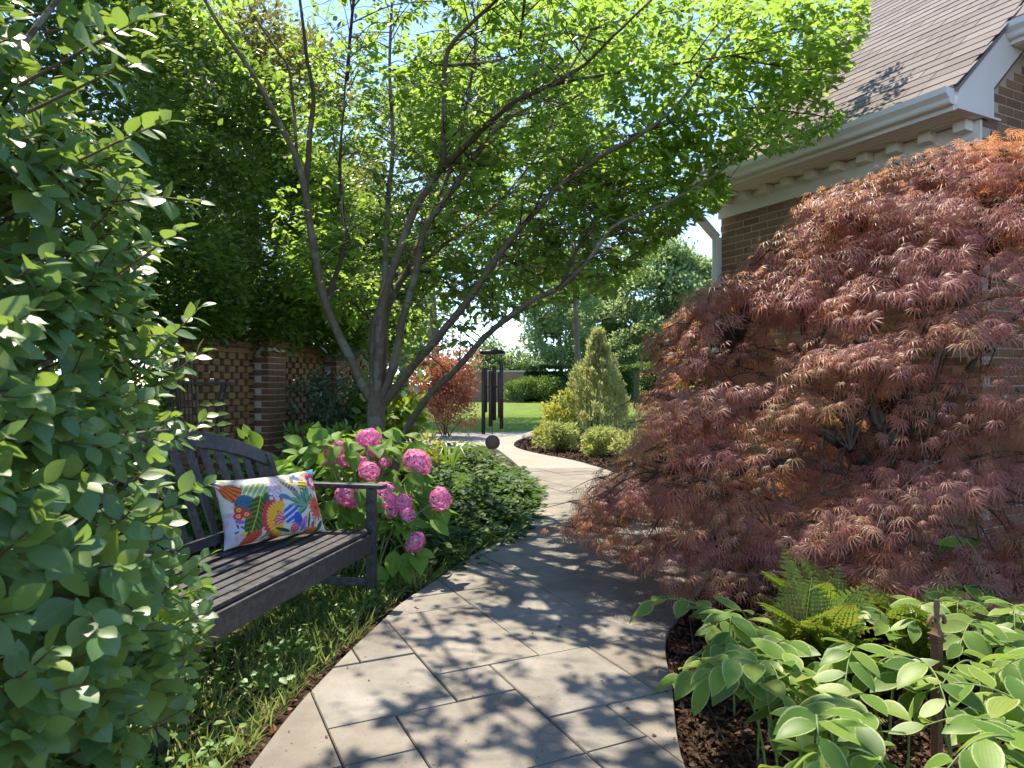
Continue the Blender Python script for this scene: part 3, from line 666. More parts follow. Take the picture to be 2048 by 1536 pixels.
    i = np.arange(ny - 1)[:, None] * nx + np.arange(nx - 1)[None]; Ff = np.stack([i, i + 1, i + nx + 1, i + nx], -1).reshape(-1, 4)
    V = np.vstack([Vf, Vb]); F = np.vstack([Ff, Ff[:, ::-1] + nx * ny])
    me = raw_mesh('pillow', V, F, None, True, M['pillow'])
    ca = me.attributes.new('print', 'FLOAT_COLOR', 'POINT'); cc = np.ones((len(V), 4), np.float32); cc[:nx * ny, :3] = col.reshape(-1, 3); cc[nx * ny:, :3] = col[:, ::-1].reshape(-1, 3)
    ca.data.foreach_set('color', cc.ravel()); return me
pl = link('lumbar_pillow', pillow()); tag(pl, 'lumbar pillow with a bright tropical flower print leaning on the bench back', 'pillow')
# in bench space: face towards -y, leaning back
bmw = Matrix.Translation((*BO, 0)) @ Matrix.Rotation(BROT, 4, 'Z')
Mp = Matrix((Vector((1, 0, 0)), Vector((0, .34, .94)).normalized(), Vector((0, -.94, .34)).normalized())).transposed().to_4x4(); Mp.translation = Vector((BL - .50, .455, .578))
PD = nrm(np.array([.364, .46, 0])); PN = np.array([PD[1], -PD[0], 0]); PU = nrm(np.array([0, 0, 1.]) - PN * .36); PF = np.cross(PD, PU)
Mp = Matrix((Vector(PD), Vector(PU), Vector(PF))).transposed().to_4x4(); Mp.translation = Vector((-1.228, 3.575, .572)); pl.matrix_world = Mp

# ------------------------------------------------------------------ wind chime
CZ = 5.0; c0 = P(985, 705, CZ)
ch = empty('wind_chime', tuple(c0), 0, 'long dark bronze tube wind chime hanging from a limb of the multi-stemmed tree', 'wind chime')
MB().lathe([(.02, .02), (.055, .019), (.088, .010), (.093, .0), (.088, -.010), (.05, -.013)], n=28).build('top_disc', M['chime_wood'], ch, True)
MB().lathe([(.028, -.006), (.04, 0), (.028, .006)], (0, 0, -.245), 20).build('striker', M['chime_wood'], ch, True)
for k in range(6):
    a = R(20 + 60 * k); x, y = .068 * math.cos(a), .068 * math.sin(a); zt = -.085 - .012 * k; L = .46 - .035 * ((k * 2) % 6)
    tb = MB().lathe([(.0125, 0), (.0135, .002), (.0135, L - .002), (.0125, L)], (x, y, zt - L), 14).build('tube', M['bronze'], ch, True)
    link('cord', raw_mesh('cord', *tube([(x, y, zt - .02), (x, y, -.008)], .0011, 5), mat=M['cord']), tb)
link('cord', raw_mesh('cord', *tube([(0, 0, -.60), (0, 0, -.01)], .0012, 5), mat=M['cord']), ch)
for k in range(3):
    a = R(120 * k + 15); link('cord', raw_mesh('cord', *tube([(.08 * math.cos(a), .08 * math.sin(a), .01), (0, 0, .13)], .0012, 5), mat=M['cord']), ch)
topz = P(985, 545, CZ)[2] - c0[2]; link('cord', raw_mesh('cord', *tube([(0, 0, .13), (0, 0, topz)], .0018, 5), mat=M['cord']), ch)
sp = [(.006, .050), (.026, .045), (.043, .031), (.052, .010), (.053, -.012), (.044, -.034), (.028, -.047), (.01, -.05)]
o = MB().lathe(sp[::-1], (0, 0, 0), 24).build('sail', M['sail'], ch, True); o.location = (0, 0, -.64); o.scale = (1, .35, 1)

# ------------------------------------------------------------------ rusted stake with a finial
st0 = G(1872, 1660); SX, SY = 1.335, 2.2
st = empty('garden_stake', (SX, SY, 0), R(24), 'rust brown iron garden stake with fleur-de-lis finial among the variegated leaves', 'stake')
MB().box(-.0125, .0125, -.0125, .0125, 0, .39, .002).build('shaft', M['rust'], st)
b = MB()
def frus(z0, w0, z1, w1):
    b.bm.verts.ensure_lookup_table(); v0 = [b.bm.verts.new((sx * w0, sy * w0, z0)) for sx, sy in ((-1, -1), (1, -1), (1, 1), (-1, 1))]; v1 = [b.bm.verts.new((sx * w1, sy * w1, z1)) for sx, sy in ((-1, -1), (1, -1), (1, 1), (-1, 1))]
    b.bm.faces.new(v0[::-1]); b.bm.faces.new(v1)
    for i in range(4): b.bm.faces.new((v0[i], v0[(i + 1) % 4], v1[(i + 1) % 4], v1[i]))
frus(.388, .013, .394, .018); frus(.3941, .018, .399, .018); frus(.3991, .014, .410, .0145); frus(.4101, .0195, .416, .0195); frus(.4161, .0155, .422, .012)
b.build('collar', M['rust'], st)
b = MB(); frus(.421, .012, .432, .008); frus(.4321, .008, .452, .0055); frus(.4521, .0055, .466, .0065); b.build('neck', M['rust'], st)
# ridged spear blade
prof = [(.464, .006), (.478, .013), (.497, .016), (.512, .0155), (.521, .010), (.526, .001)]
V, F = [], []
for z, w in prof: V += [(-w, 0, z), (0, -min(.007, w * .6), z), (w, 0, z), (0, min(.007, w * .6), z)]
for i in range(len(prof) - 1):
    for j in range(4): F.append((4 * i + j, 4 * i + (j + 1) % 4, 4 * i + 4 + (j + 1) % 4, 4 * i + 4 + j))
F += [(3, 2, 1, 0), tuple(4 * (len(prof) - 1) + j for j in range(4))]
link('blade', raw_mesh('blade', V, F, mat=M['rust']), st)
for sx in (-1, 1):
    pts = catmull([(0, 0, .462), (sx * .014, 0, .470), (sx * .027, 0, .469), (sx * .035, 0, .458), (sx * .036, 0, .449), (sx * .030, 0, .446)], 5)
    V, F = tube(pts, np.interp(np.linspace(0, 1, len(pts)), [0, .3, .75, 1], [.006, .0055, .0075, .006]), 8); link('scroll', raw_mesh('scroll', V, F, None, True, M['rust']), st)

# ------------------------------------------------------------------ drip tube, boulders, pot, iron stand
pts = catmull([G(1378, 1240) + (0, 0, .02), G(1388, 1310) + (0, 0, .03), G(1404, 1390) + (0, 0, .022), G(1440, 1480) + (0, 0, .03), G(1490, 1580) + (0, 0, .02)], 6)
tag(tube_obj('drip_tube', [tube(pts, .0035, 8)], M['tube']), 'thin black drip irrigation tube lying on the dark mulch', 'tube')
def boulder(loc, r, label, seed):
    bm = bmesh.new(); bmesh.ops.create_icosphere(bm, subdivisions=4, radius=1); rs = np.random.default_rng(seed); ks = rs.normal(size=(7, 3)) * 1.7; ph = rs.random(7) * 6
    for v in bm.verts:
        c_ = np.array(v.co[:]); d = 1 + .07 * sum(math.sin(ks[i] @ c_ + ph[i]) for i in range(7)); v.co = Vector((c_[0] * r[0] * d, c_[1] * r[1] * d, c_[2] * r[2] * d + r[2] * .55))
    me = bpy.data.meshes.new('boulder'); bm.to_mesh(me); bm.free(); me.polygons.foreach_set('use_smooth', np.ones(len(me.polygons), bool)); o = link('boulder', me, None, M['rock']); o.location = loc; return tag(o, label, 'boulder')
boulder((.92, 17.0, 0), (.20, .2, .26), 'upright pale tan boulder standing behind the cream shrubs by the lawn', 3)
boulder((1.22, 16.6, 0), (.17, .18, .22), 'smaller tan boulder with a dark hollow next to the upright boulder', 5)
boulder((.42, 14.9, 0), (.20, .3, .13), 'low pale grey boulder at the edge of the concrete path', 8)
IS = P(395, 768, 5.7); ist = empty('plant_stand', (IS[0], IS[1], 0), R(15), 'black wrought iron plant stand with rods and tray in front of pierced wall', 'plant stand')
MB().box(-.20, .27, -.13, .13, 1.195, 1.215, .004).build('tray', M['iron'], ist); MB().box(-.22, .14, -.13, .13, .86, .876, .004).build('shelf', M['iron'], ist)
for x in (-.19, .20):
    for y in (-.12, .12): link('leg', raw_mesh('leg', *tube(catmull([(x, y, 0), (x * 1.05, y, .5), (x * .8, y, .85), (x, y, 1.2)], 5), .009, 7), mat=M['iron']), ist)
for k in range(8): x = -.20 + k * .028; link('rod', raw_mesh('rod', *tube(catmull([(x * 1.0, .0, .87), (x * 1.1 - .01, .0, 1.2), (x * 1.25 - .02, .0, 1.40 + .03 * (k % 3))], 4), .0055, 6), mat=M['iron']), ist)
link('scroll', raw_mesh('scroll', *tube(catmull([(.24, -.12, 1.2), (.20, -.12, 1.05), (.17, -.12, .95), (.21, -.12, .86), (.26, -.12, .9)], 5), .007, 6), mat=M['iron']), ist)

# ------------------------------------------------------------------ vegetation helpers
L8 = leaf_tpl(2, .27, .2, .14); L8r = leaf_tpl(2, .34, .22, .12); L16 = leaf_tpl(4, .30, .18, .16, .45); L2 = diamond_tpl(.3); L2n = diamond_tpl(.16); LSLIV = diamond_tpl(.09, .1, .05)
def rdir(n, up=0.0, flat=1.0):
    v = rng.standard_normal((n, 3)); v[:, 2] *= flat; v[:, 2] += up; return nrm(v)
def blob_leaves(centers, radii, per, shell=.55):
    """leaf positions in lumpy clumps; returns pos, outward dir"""
    centers = np.asarray(centers, float); radii = np.asarray(radii, float)
    if radii.ndim == 1: radii = np.repeat(radii[:, None], 3, 1)
    k = len(centers); n = k * per; idx = np.repeat(np.arange(k), per)
    d = rdir(n); rr = (shell + (1 - shell) * rng.random(n)) * (1 + .12 * rng.standard_normal(n))
    return centers[idx] + d * rr[:, None] * radii[idx], d
def shrub(name, base, label, cat, centers, radii, per, size, tpl, mat, group=None, up=.5, stems=5, shell=.5, jit=.6, stem_mat='stem_brown'):
    root = empty(name, tuple(base), 0, label, cat, group)
    pos, d = blob_leaves(centers, radii, per, shell); keep = pos[:, 2] > base[2] + .01; pos, d = pos[keep], d[keep]; n = len(pos)
    ld = nrm(d + jit * rdir(n) + np.array([0, 0, up * .4])); nn = nrm(d * .6 + rdir(n) * .7 + np.array([0, 0, up]))
    foliage('foliage', tpl, pos, ld, nn, size * (.7 + .6 * rng.random(n)), M[mat], root)
    tl = []
    cs_ = np.asarray(centers)
    for k in range(stems):
        c_ = cs_[rng.integers(len(cs_))]; b0 = np.array(base) + np.array([rng.normal() * .04, rng.normal() * .04, 0])
        tl.append(tube(catmull([b0, (b0 + c_) / 2 + rng.normal(size=3) * .03, c_], 5), np.linspace(.016, .005, 6), 6))
    tube_obj('stem', tl, M[stem_mat], root)
    return root
def lumps(c, r, k, sub=.45, seed=1, bottom=None):
    rs = np.random.default_rng(seed); d = nrm(rs.standard_normal((k, 3))); f = .35 + .55 * rs.random(k)
    cc = np.asarray(c) + d * f[:, None] * np.asarray(r); rr = np.asarray(r) * sub * (.75 + .5 * rs.random((k, 1)))
    if bottom is not None: cc[:, 2] = np.maximum(cc[:, 2], bottom + rr[:, 2] * .7)
    return cc, rr

# ------------------------------------------------------------------ multi-stemmed tree over the path
TB = np.array([-1.17, 6.0, 0])
tree = empty('multi_stem_tree', tuple(TB), 0, 'graceful multi-stemmed grey barked tree with bright green leaves arching over the path', 'tree')
def px(*q): return [P(u, v, z) for u, v, z in q]
trunk_top = P(748, 800, 6.0)
limbs = [
 (px((742, 800, 6.), (700, 715, 5.95), (650, 610, 5.85), (628, 500, 5.7), (612, 387, 5.5), (594, 316, 5.4), (570, 264, 5.3), (544, 211, 5.2), (500, 136, 5.05), (430, 30, 4.9), (380, -60, 4.8)), .044, .010),
 (px((612, 387, 5.5), (619, 272, 5.5), (627, 185, 5.5), (614, 105, 5.5), (600, 0, 5.5), (590, -120, 5.5)), .026, .008),
 (px((594, 316, 5.4), (588, 220, 5.45), (579, 140, 5.5), (557, 105, 5.5), (510, 35, 5.6), (470, -40, 5.7)), .014, .005),
 (px((748, 800, 6.), (748, 720, 6.), (748, 650, 6.0), (768, 575, 6.05), (768, 497, 6.1), (775, 380, 6.2), (783, 286, 6.3), (777, 110, 6.5), (785, -60, 6.7)), .050, .010),
 (px((762, 800, 6.05), (768, 700, 6.1), (776, 620, 6.15), (820, 530, 6.4), (860, 440, 6.7), (905, 330, 7.0), (930, 230, 7.2), (950, 100, 7.4), (955, -20, 7.5)), .046, .010),
 (px((755, 800, 5.98), (758, 700, 5.9), (768, 600, 5.8), (803, 497, 5.65), (834, 418, 5.55), (865, 365, 5.45), (887, 325, 5.4), (893, 264, 5.3), (896, 132, 5.1), (912, 88, 5.0), (945, 52, 4.9), (1010, -10, 4.75), (1060, -80, 4.6)), .044, .009),
 (px((880, 340, 5.4), (940, 281, 5.2), (983, 237, 5.1), (1032, 198, 5.0), (1085, 176, 4.9), (1159, 136, 4.8), (1212, 88, 4.7), (1269, 35, 4.6), (1330, -20, 4.5)), .026, .006),
 (px((1085, 176, 4.9), (1200, 150, 4.75), (1330, 130, 4.7), (1460, 110, 4.7), (1580, 90, 4.75)), .013, .004),
 (px((765, 800, 6.), (790, 720, 5.9), (806, 640, 5.8), (834, 540, 5.7), (850, 461, 5.6), (896, 396, 5.5), (940, 330, 5.45), (979, 272, 5.4), (1019, 237, 5.4), (1067, 211, 5.4), (1130, 150, 5.5), (1180, 60, 5.6)), .040, .008),
 (px((770, 805, 5.98), (830, 725, 5.75), (880, 665, 5.6), (930, 600, 5.5), (997, 500, 5.4), (1060, 425, 5.3), (1115, 365, 5.2), (1194, 308, 5.1), (1260, 272, 5.0), (1326, 224, 4.95), (1388, 149, 4.9), (1450, 60, 4.9)), .040, .007),
 (px((795, 905, 5.95), (850, 800, 5.75), (905, 745, 5.6), (960, 685, 5.4), (1010, 640, 5.2), (1070, 598, 5.05), (1120, 575, 5.0), (1175, 520, 4.95), (1230, 450, 4.9), (1320, 410, 4.9), (1410, 360, 4.95), (1480, 300, 5.0)), .036, .006),
 (px((1260, 272, 5.0), (1380, 235, 5.0), (1500, 215, 5.0), (1600, 225, 5.05), (1670, 235, 5.1)), .011, .004),
 (px((1120, 575, 5.0), (1170, 470, 5.1), (1250, 350, 5.2), (1340, 300, 5.3), (1420, 290, 5.4)), .013, .004),
 (px((650, 610, 5.85), (690, 480, 6.3), (680, 340, 6.8), (690, 200, 7.2), (700, 60, 7.5)), .026, .006),
 (px((800, 560, 6.3), (900, 480, 7.0), (1000, 400, 7.6), (1080, 300, 8.0), (1130, 180, 8.2)), .026, .006),
 (px((905, 330, 7.0), (1020, 280, 7.2), (1150, 200, 7.4), (1260, 120, 7.5), (1350, 60, 7.6)), .018, .005),
 (px((1060, 425, 5.3), (1130, 400, 5.6), (1230, 390, 5.9), (1320, 400, 6.1), (1400, 410, 6.2)), .012, .004),
 (px((1230, 450, 4.9), (1290, 480, 5.3), (1250, 540, 5.6), (1200, 570, 5.8)), .009, .003),
 (px((997, 500, 5.4), (1050, 540, 5.9), (1120, 560, 6.3), (1190, 560, 6.6)), .012, .004),
 (px((834, 540, 5.7), (900, 560, 6.2), (960, 590, 6.7), (1010, 600, 7.0)), .012, .004),
 (px((930, 600, 5.5), (880, 560, 6.2), (840, 600, 6.8), (800, 640, 7.2)), .012, .004),
 (px((748, 650, 6.), (700, 600, 6.6), (660, 560, 7.0), (600, 540, 7.2)), .012, .004),
 (px((1326, 224, 4.95), (1420, 330, 5.3), (1440, 380, 5.6), (1430, 410, 5.8)), .009, .003),
 (px((940, 330, 5.45), (1040, 330, 6.0), (1160, 330, 6.5), (1260, 340, 6.9)), .014, .004),
 (px((896, 132, 5.1), (1000, 120, 5.8), (1100, 80, 6.3), (1200, 20, 6.7)), .014, .004),
 (px((1010, -10, 4.75), (1130, -20, 5.0), (1260, -40, 5.2), (1400, -50, 5.3), (1520, -40, 5.3)), .012, .004),
 (px((785, -60, 6.7), (880, -30, 6.9), (980, -10, 7.2), (1100, -20, 7.5)), .008, .003),
 (px((1180, 60, 5.6), (1290, 30, 5.8), (1400, 20, 6.0), (1500, 20, 6.1), (1600, 10, 6.1)), .012, .004),
 (px((1460, 110, 4.7), (1540, 130, 5.0), (1620, 140, 5.2), (1680, 130, 5.3)), .009, .003),
 (px((1500, 80, 4.95), (1590, 60, 5.1), (1660, 80, 5.2), (1710, 70, 5.3)), .009, .003),
 (px((1388, 149, 4.9), (1450, 170, 5.2), (1540, 190, 5.4), (1620, 200, 5.5)), .009, .003),
 ([np.array(q_) for q_ in ((-1.25, 5.3, 3.5), (-1.05, 4.7, 3.85), (-.75, 4.2, 4.0), (-.4, 3.85, 4.05))], .014, .004),  # unseen limb added above the view so its leaves dapple the near path
 ([np.array(q_) for q_ in ((.05, 5.1, 3.6), (.1, 4.5, 3.95), (-.05, 4.0, 4.1), (-.3, 3.7, 4.1))], .012, .004),  # second unseen limb, added for the same dappled shade
 (px((1388, 149, 4.9), (1500, 80, 4.95), (1600, 30, 5.0), (1690, 0, 5.1)), .010, .004),
]
tr_pts = catmull([TB + (-.01, 0, -.05), TB + (0, 0, .2), TB + (.0, 0, .6), trunk_top + (.02, 0, .04)], 6)
tube_obj('trunk', [tube(tr_pts, np.interp(np.linspace(0, 1, len(tr_pts)), [0, .15, .6, 1], [.13, .095, .082, .075]), 14, .03)], M['bark'], tree)
base2 = [np.array([-1.02, 5.93, -.05]), P(795, 905, 5.95)]
twigs, lp, ld, ln, ls = [], [], [], [], []; limb_pts = []
def spray(p0, d, L, n, size):
    """leaves in two ranks along a twig"""
    t = np.linspace(.12, 1, n); pts = p0 + d * (L * t)[:, None]; pts[:, 2] -= .10 * L * t * t
    side = nrm(np.cross(d, (0, 0, 1.)))
    for s in (-1, 1):
        lp.append(pts + rng.normal(size=(n, 3)) * .012); dd = nrm(d * .55 + s * side * .85 + np.array([0, 0, -.28]) + rng.normal(size=(n, 3)) * .28); ld.append(dd)
        nn = np.array([0, 0, 1.]) + rng.normal(size=(n, 3)) * .42; ln.append(nn); ls.append(size * (.65 + .6 * rng.random(n)))
for li, (pts, r0, r1) in enumerate(limbs):
    if li == 10: pts = base2 + pts[1:]
    c_ = catmull(pts, 7); n = len(c_); c_ = c_ + np.cumsum(rng.normal(size=(n, 3)) * .003, 0) * .5
    if r0 > .02: limb_pts.append(c_)
    rad = r0 + (r1 - r0) * np.linspace(0, 1, n) ** .8
    tube_obj('limb', [tube(c_, rad, 9, .035)], M['bark'] if r0 > .03 else M['bark_dark'], tree)
    seg = np.linalg.norm(np.diff(c_, axis=0), axis=1); cum = np.concatenate([[0], np.cumsum(seg)]); Lt = cum[-1]
    start = .34 if r0 > .03 else .10
    for s in np.arange(start * Lt, Lt, .056):
        i = min(n - 2, int(np.searchsorted(cum, s)) - 1 if s > 0 else 0); i = max(i, 0); p0 = c_[i] + (c_[i + 1] - c_[i]) * ((s - cum[i]) / max(seg[i], 1e-6)); tg = nrm(c_[i + 1] - c_[i])
        d = nrm(tg * .5 + rdir(1, .0, .35)[0] * 1.1 + np.array([0, 0, .08])); L = rng.uniform(.35, .85) * (1.15 - .4 * s / Lt)
        e = p0 + d * L + np.array([0, 0, -.06 * L]); mid = (p0 + e) / 2 + rng.normal(size=3) * .03 + np.array([0, 0, .04])
        cc = catmull([p0, mid, e], 4); twigs.append(tube(cc, np.linspace(.006, .002, len(cc)), 5))
        for q in np.linspace(.25, 1, int(L / .11) + 1):
            b0 = cc[int(q * (len(cc) - 1))]; d2 = nrm(d * .6 + rdir(1, -.05, .3)[0]); L2_ = rng.uniform(.14, .32)
            if rng.random() < .6: twigs.append(tube([b0, b0 + d2 * L2_ * .5 + (0, 0, .01), b0 + d2 * L2_ - (0, 0, .02)], [.0025, .002, .0012], 4))
            spray(b0, d2, L2_, int(L2_ / .044) + 2, .069)
lp = np.vstack(lp); ld = np.vstack(ld); ln = np.vstack(ln); ls = np.concatenate(ls)
crown_outline = [(300, -900), (370, 0), (420, 60), (470, 130), (520, 240), (560, 330), (545, 430), (560, 520), (515, 540), (540, 590), (640, 600), (670, 690), (760, 700), (830, 740), (900, 720), (960, 690), (1010, 640), (1080, 610), (1160, 600), (1230, 590), (1260, 540), (1330, 480), (1400, 440), (1460, 390), (1450, 330), (1520, 300), (1600, 300), (1690, 240), (1650, 190), (1700, 130), (1735, 50), (1720, -30), (1500, -400), (1300, -900)]
u, v = proj(lp); keep = in_poly(u, v, crown_outline) & (lp[:, 1] > 3.6) & (lp[:, 2] < 5.4)
# the main limbs stay readable from the path side: fewer leaves directly on them
sm = np.vstack([np.column_stack([*proj(c3), c3[:, 1]]) for c3 in limb_pts]); hide = np.zeros(len(lp), bool)
for k0 in range(0, len(lp), 4000):
    d2 = (u[k0:k0 + 4000, None] - sm[None, :, 0]) ** 2 + (v[k0:k0 + 4000, None] - sm[None, :, 1]) ** 2; j_ = d2.argmin(1); hide[k0:k0 + 4000] = (d2.min(1) < 15 ** 2) & (lp[k0:k0 + 4000, 1] < sm[j_, 2] + .05)
keep &= ~(hide & (rng.random(len(lp)) < .85))
# sunlit openings in the crown: light reaches these spots (centre, radius)
SD = np.array(_sd); tm = np.array([V_.mean(0) for V_, F_ in twigs]); te = np.array([V_[-1] for V_, F_ in twigs]); u2, v2 = proj(tm); u3, v3 = proj(te); tk = in_poly(u2, v2, crown_outline) & in_poly(u3, v3, crown_outline) & (tm[:, 2] < 5.3)
for c_, r_, k_ in [((-.95, 4.3, .85), .6, .95), ((-1.15, 3.6, .5), .30, .9), ((-.74, 2.8, .0), .4, .93), ((1.5, 2.2, .4), .8, .95), ((-.25, 4.0, 0), .25, .8), ((1.5, 4.0, 1.7), .8, .95), ((2.3, 3.9, 2.2), .9, .95), ((-.05, 3.2, 0), .22, .7), ((-.4, 5.6, .3), .3, .7)]:
    w_ = lp - np.array(c_); t_ = w_ @ SD; dd = np.linalg.norm(w_ - t_[:, None] * SD, axis=1); keep &= ~((dd < r_) & (t_ > 0) & (rng.random(len(lp)) < np.where((v > -10) & (np.array(c_)[0] > 1.3) & (np.array(c_)[2] > 1), .35, k_)))
    w_ = tm - np.array(c_); t_ = w_ @ SD; dd = np.linalg.norm(w_ - t_[:, None] * SD, axis=1); tk &= ~((dd < r_ * .9) & (t_ > 0) & (rng.random(len(tm)) < k_))
lc = lp + nrm(ld) * (ls * .5)[:, None]
for k_ in range(470):                                   # small sun flecks
    y_ = rng.uniform(2.0, 8.5); x_ = rng.uniform(-1.0, 1.5); r_ = rng.uniform(.05, .09)
    w_ = lc - np.array([x_, y_, 0]); t_ = w_ @ SD; dd = np.linalg.norm(w_ - t_[:, None] * SD, axis=1); keep &= ~((dd < r_) & (t_ > 0))
print('tree leaves', len(lp), keep.sum())
foliage('crown', L8, lp[keep], ld[keep], ln[keep], ls[keep], M['tree_leaf'], tree)
tube_obj('twigwork', [t_ for t_, k_ in zip(twigs, tk) if k_], M['bark_dark'], tree, 'stuff')

# ------------------------------------------------------------------ tall evergreen hedge above the pierced wall
hd2 = wdv; hn = np.array([wdv[1], -wdv[0]])         # towards the path
hroot = empty('evergreen_hedge', (*(W0 - hn * .55 + wdv * .6), 0), 0, 'tall dense dark evergreen hedge overhanging the pierced brick wall', 'hedge')
NC = 3300; s = rng.uniform(-3.7, 5.2, NC); f = rng.random(NC)
# profile from the hanging lower lip over the front to the top
pz = np.interp(f, [0, .06, .3, .75, .9, 1], [1.66, 1.72, 2.3, 3.55, 3.95, 4.05]); po = np.interp(f, [0, .06, .3, .75, .9, 1], [-.15, .18, .36, .20, -.15, -.7])
sc_ = .16 * np.sin(s * 1.9 + pz * 1.3) + .12 * np.sin(s * 4.3 - pz * 2.6) + .07 * np.sin(pz * 7 + s)
dr = np.where(rng.random(NC) < .35, -rng.random(NC) * .35, 0); po = po + sc_ + dr + .05 * rng.standard_normal(NC); pz = pz + .12 * np.sin(s * 2.7) * (f > .7) + .05 * rng.standard_normal(NC)
pz = np.where(pz > 2, 2 + (pz - 2) * np.interp(s, [-2.6, 0, 1.5, 3, 5.2], [1.75, 1.5, 1.2, 1.0, .95]), pz); pz = np.maximum(pz, 1.66)
ctr = np.column_stack([W0[0] + wdv[0] * s + hn[0] * po, W0[1] + wdv[1] * s + hn[1] * po, pz])
idx = np.repeat(np.arange(NC), 44); n = len(idx)
od = nrm(np.column_stack([np.tile(hn, (NC, 1)) + rng.normal(size=(NC, 2)) * .5, .25 + .5 * rng.standard_normal(NC)]))[idx]
ofs = rng.normal(size=(n, 3)) * np.array([.11, .11, .075]); pos = ctr[idx] + ofs
dl = nrm(od * .6 + nrm(ofs) * .8 + rdir(n) * .35); nn = nrm(np.array([0, 0, 1.]) + od * .35 + rng.normal(size=(n, 3)) * .45)
hp = pos[:, 1] > 2.6
foliage('crown', L8, pos[hp], dl[hp], nn[hp], .068 * (.6 + .7 * rng.random(hp.sum())), M['ever_leaf'], hroot)
NB = 1700; sb = rng.uniform(-4.2, 5.2, NB); zb_ = rng.uniform(.1, 2.4, NB); ob = -.45 - .35 * rng.random(NB); idx = np.repeat(np.arange(NB), 22); n = len(idx)
pos = np.column_stack([W0[0] + wdv[0] * sb + hn[0] * ob, W0[1] + wdv[1] * sb + hn[1] * ob, zb_])[idx] + rng.normal(size=(n, 3)) * .12; pos[:, 2] = np.maximum(pos[:, 2], .03)
foliage('inner_foliage', L8, pos, rdir(n), rdir(n, .7), .085 * (.6 + .7 * rng.random(n)), M['ever_leaf'], hroot)
tl = []
for k in range(9):
    b0 = np.array([*(W0 - hn * .5 + wdv * (-1.5 + k * .8)), 0]); tl.append(tube(catmull([b0, b0 + rng.normal(size=3) * .06 + (0, 0, 1.4), b0 + np.array([hn[0] * .3, hn[1] * .3, 2.6]) + rng.normal(size=3) * .1, b0 + np.array([hn[0] * .4, hn[1] * .4, 3.6])], 5), np.linspace(.06, .012, 16), 8))
tube_obj('stem', tl, M['bark_dark'], hroot)

# ------------------------------------------------------------------ trees further off
def far_tree(name, x, y, h, w, label, nclump, leaves, size, mat, seed, cb=.28, group=None, tr=.16, trunk_mat='bark'):
    rs = np.random.default_rng(seed); root = empty(name, (x, y, 0), 0, label, 'tree', group); B = np.array([x, y, 0.])
    cs_, rr = [], []
    for k in range(nclump):
        f = rs.random(); zz = h * (cb + (1 - cb) * f * .95); prof = math.sin(math.pi * min(.97, .3 + .66 * f)) ** .6
        a = rs.random() * 2 * math.pi; q = w * prof * math.sqrt(rs.random()) * .85; cs_.append(B + (q * math.cos(a), q * math.sin(a), zz)); r_ = w * rs.uniform(.16, .34); rr.append((r_, r_, r_ * .8))
    pos, d = blob_leaves(cs_, rr, leaves // nclump, .3); n = len(pos)
    nn = nrm(np.array([0, 0, .8]) + d * .5 + rng.normal(size=(n, 3)) * .5); foliage('crown', L2, pos, nrm(d + rdir(n) * .8), nn, size * (.6 + .8 * rng.random(n)), M[mat], root)
    top = B + (rs.normal() * .1 * w, 0, h * .85); mid = B + (rs.normal() * .05 * w, 0, h * .45); ts = [tube(catmull([B, mid, top], 6), np.linspace(tr, tr * .15, 13), 9, .03)]
    tube_obj('trunk', ts, M[trunk_mat], root)
    tl = []
    for k in range(0, nclump, 2):
        c_ = np.array(cs_[k]); f = min(.9, max(.3, c_[2] / h - .12)); b0 = mid * (1 - f) + top * f; tl.append(tube(catmull([b0, (b0 + c_) / 2 + (0, 0, -.02 * h), c_], 4), np.linspace(tr * .32, tr * .06, 9), 6))
    tube_obj('limb', tl, M[trunk_mat], root); return root
far_tree('shade_tree', -2.5, 24, 13, 4.3, 'tall leafy shade tree whose crown rises behind the multi-stemmed tree', 90, 22000, .17, 'shade_leaf', 81, .34, 'shade trees on the lawn', .17)
far_tree('shade_tree', 2.5, 26, 13.5, 3.6, 'slender shade tree on the lawn with its bare trunk near the juniper', 80, 18000, .17, 'shade_leaf', 82, .36, 'shade trees on the lawn', .13)
far_tree('shade_tree', -7.5, 20, 12, 4.0, 'leafy shade tree behind the end of the evergreen hedge', 70, 15000, .16, 'shade_leaf', 83, .3, 'shade trees on the lawn', .17)
far_tree('olive_green_tree', -4.9, 13.2, 8.2, 2.9, 'tall airy olive leaved tree rising behind the evergreen hedge', 46, 16000, .11, 'olive_leaf', 4, .3, tr=.12)
TG = 'trees beyond the far hedge'
far_tree('tall_tree', 11.6, 54, 12.6, 4.8, 'tallest broad green tree beyond the far hedge next to the house corner', 80, 17000, .32, 'far_leaf', 21, .08, TG, .3)
far_tree('tall_tree', 7.4, 57, 10.8, 4.0, 'full green tree with a pale straight trunk beyond the far hedge', 80, 16000, .32, 'far_leaf', 22, .06, TG, .3)
far_tree('tall_tree', 17.2, 60, 10.4, 5.2, 'wide green tree beyond the far hedge behind the red maple', 80, 15000, .34, 'far_leaf', 23, .06, TG, .3)
far_tree('tall_tree', 3.6, 50, 10.6, 3.7, 'green tree with low drooping branches beside the open sky gap', 70, 13000, .28, 'far_leaf', 24, .26, TG, .22)
far_tree('tall_tree', -1.6, 78, 6.4, 5.0, 'rounded distant tree seen behind the wind chime', 30, 6500, .42, 'far_leaf', 25, .05, TG, .3)
far_tree('tall_tree', -10, 66, 10.5, 6.0, 'distant tree hidden mostly by the multi-stemmed tree', 34, 7000, .45, 'far_leaf', 26, .1, TG, .3)
far_tree('tall_tree', 2.4, 88, 4.0, 3.6, 'small distant tree at the foot of the sky gap', 20, 3500, .42, 'far_leaf', 27, .05, TG, .25)
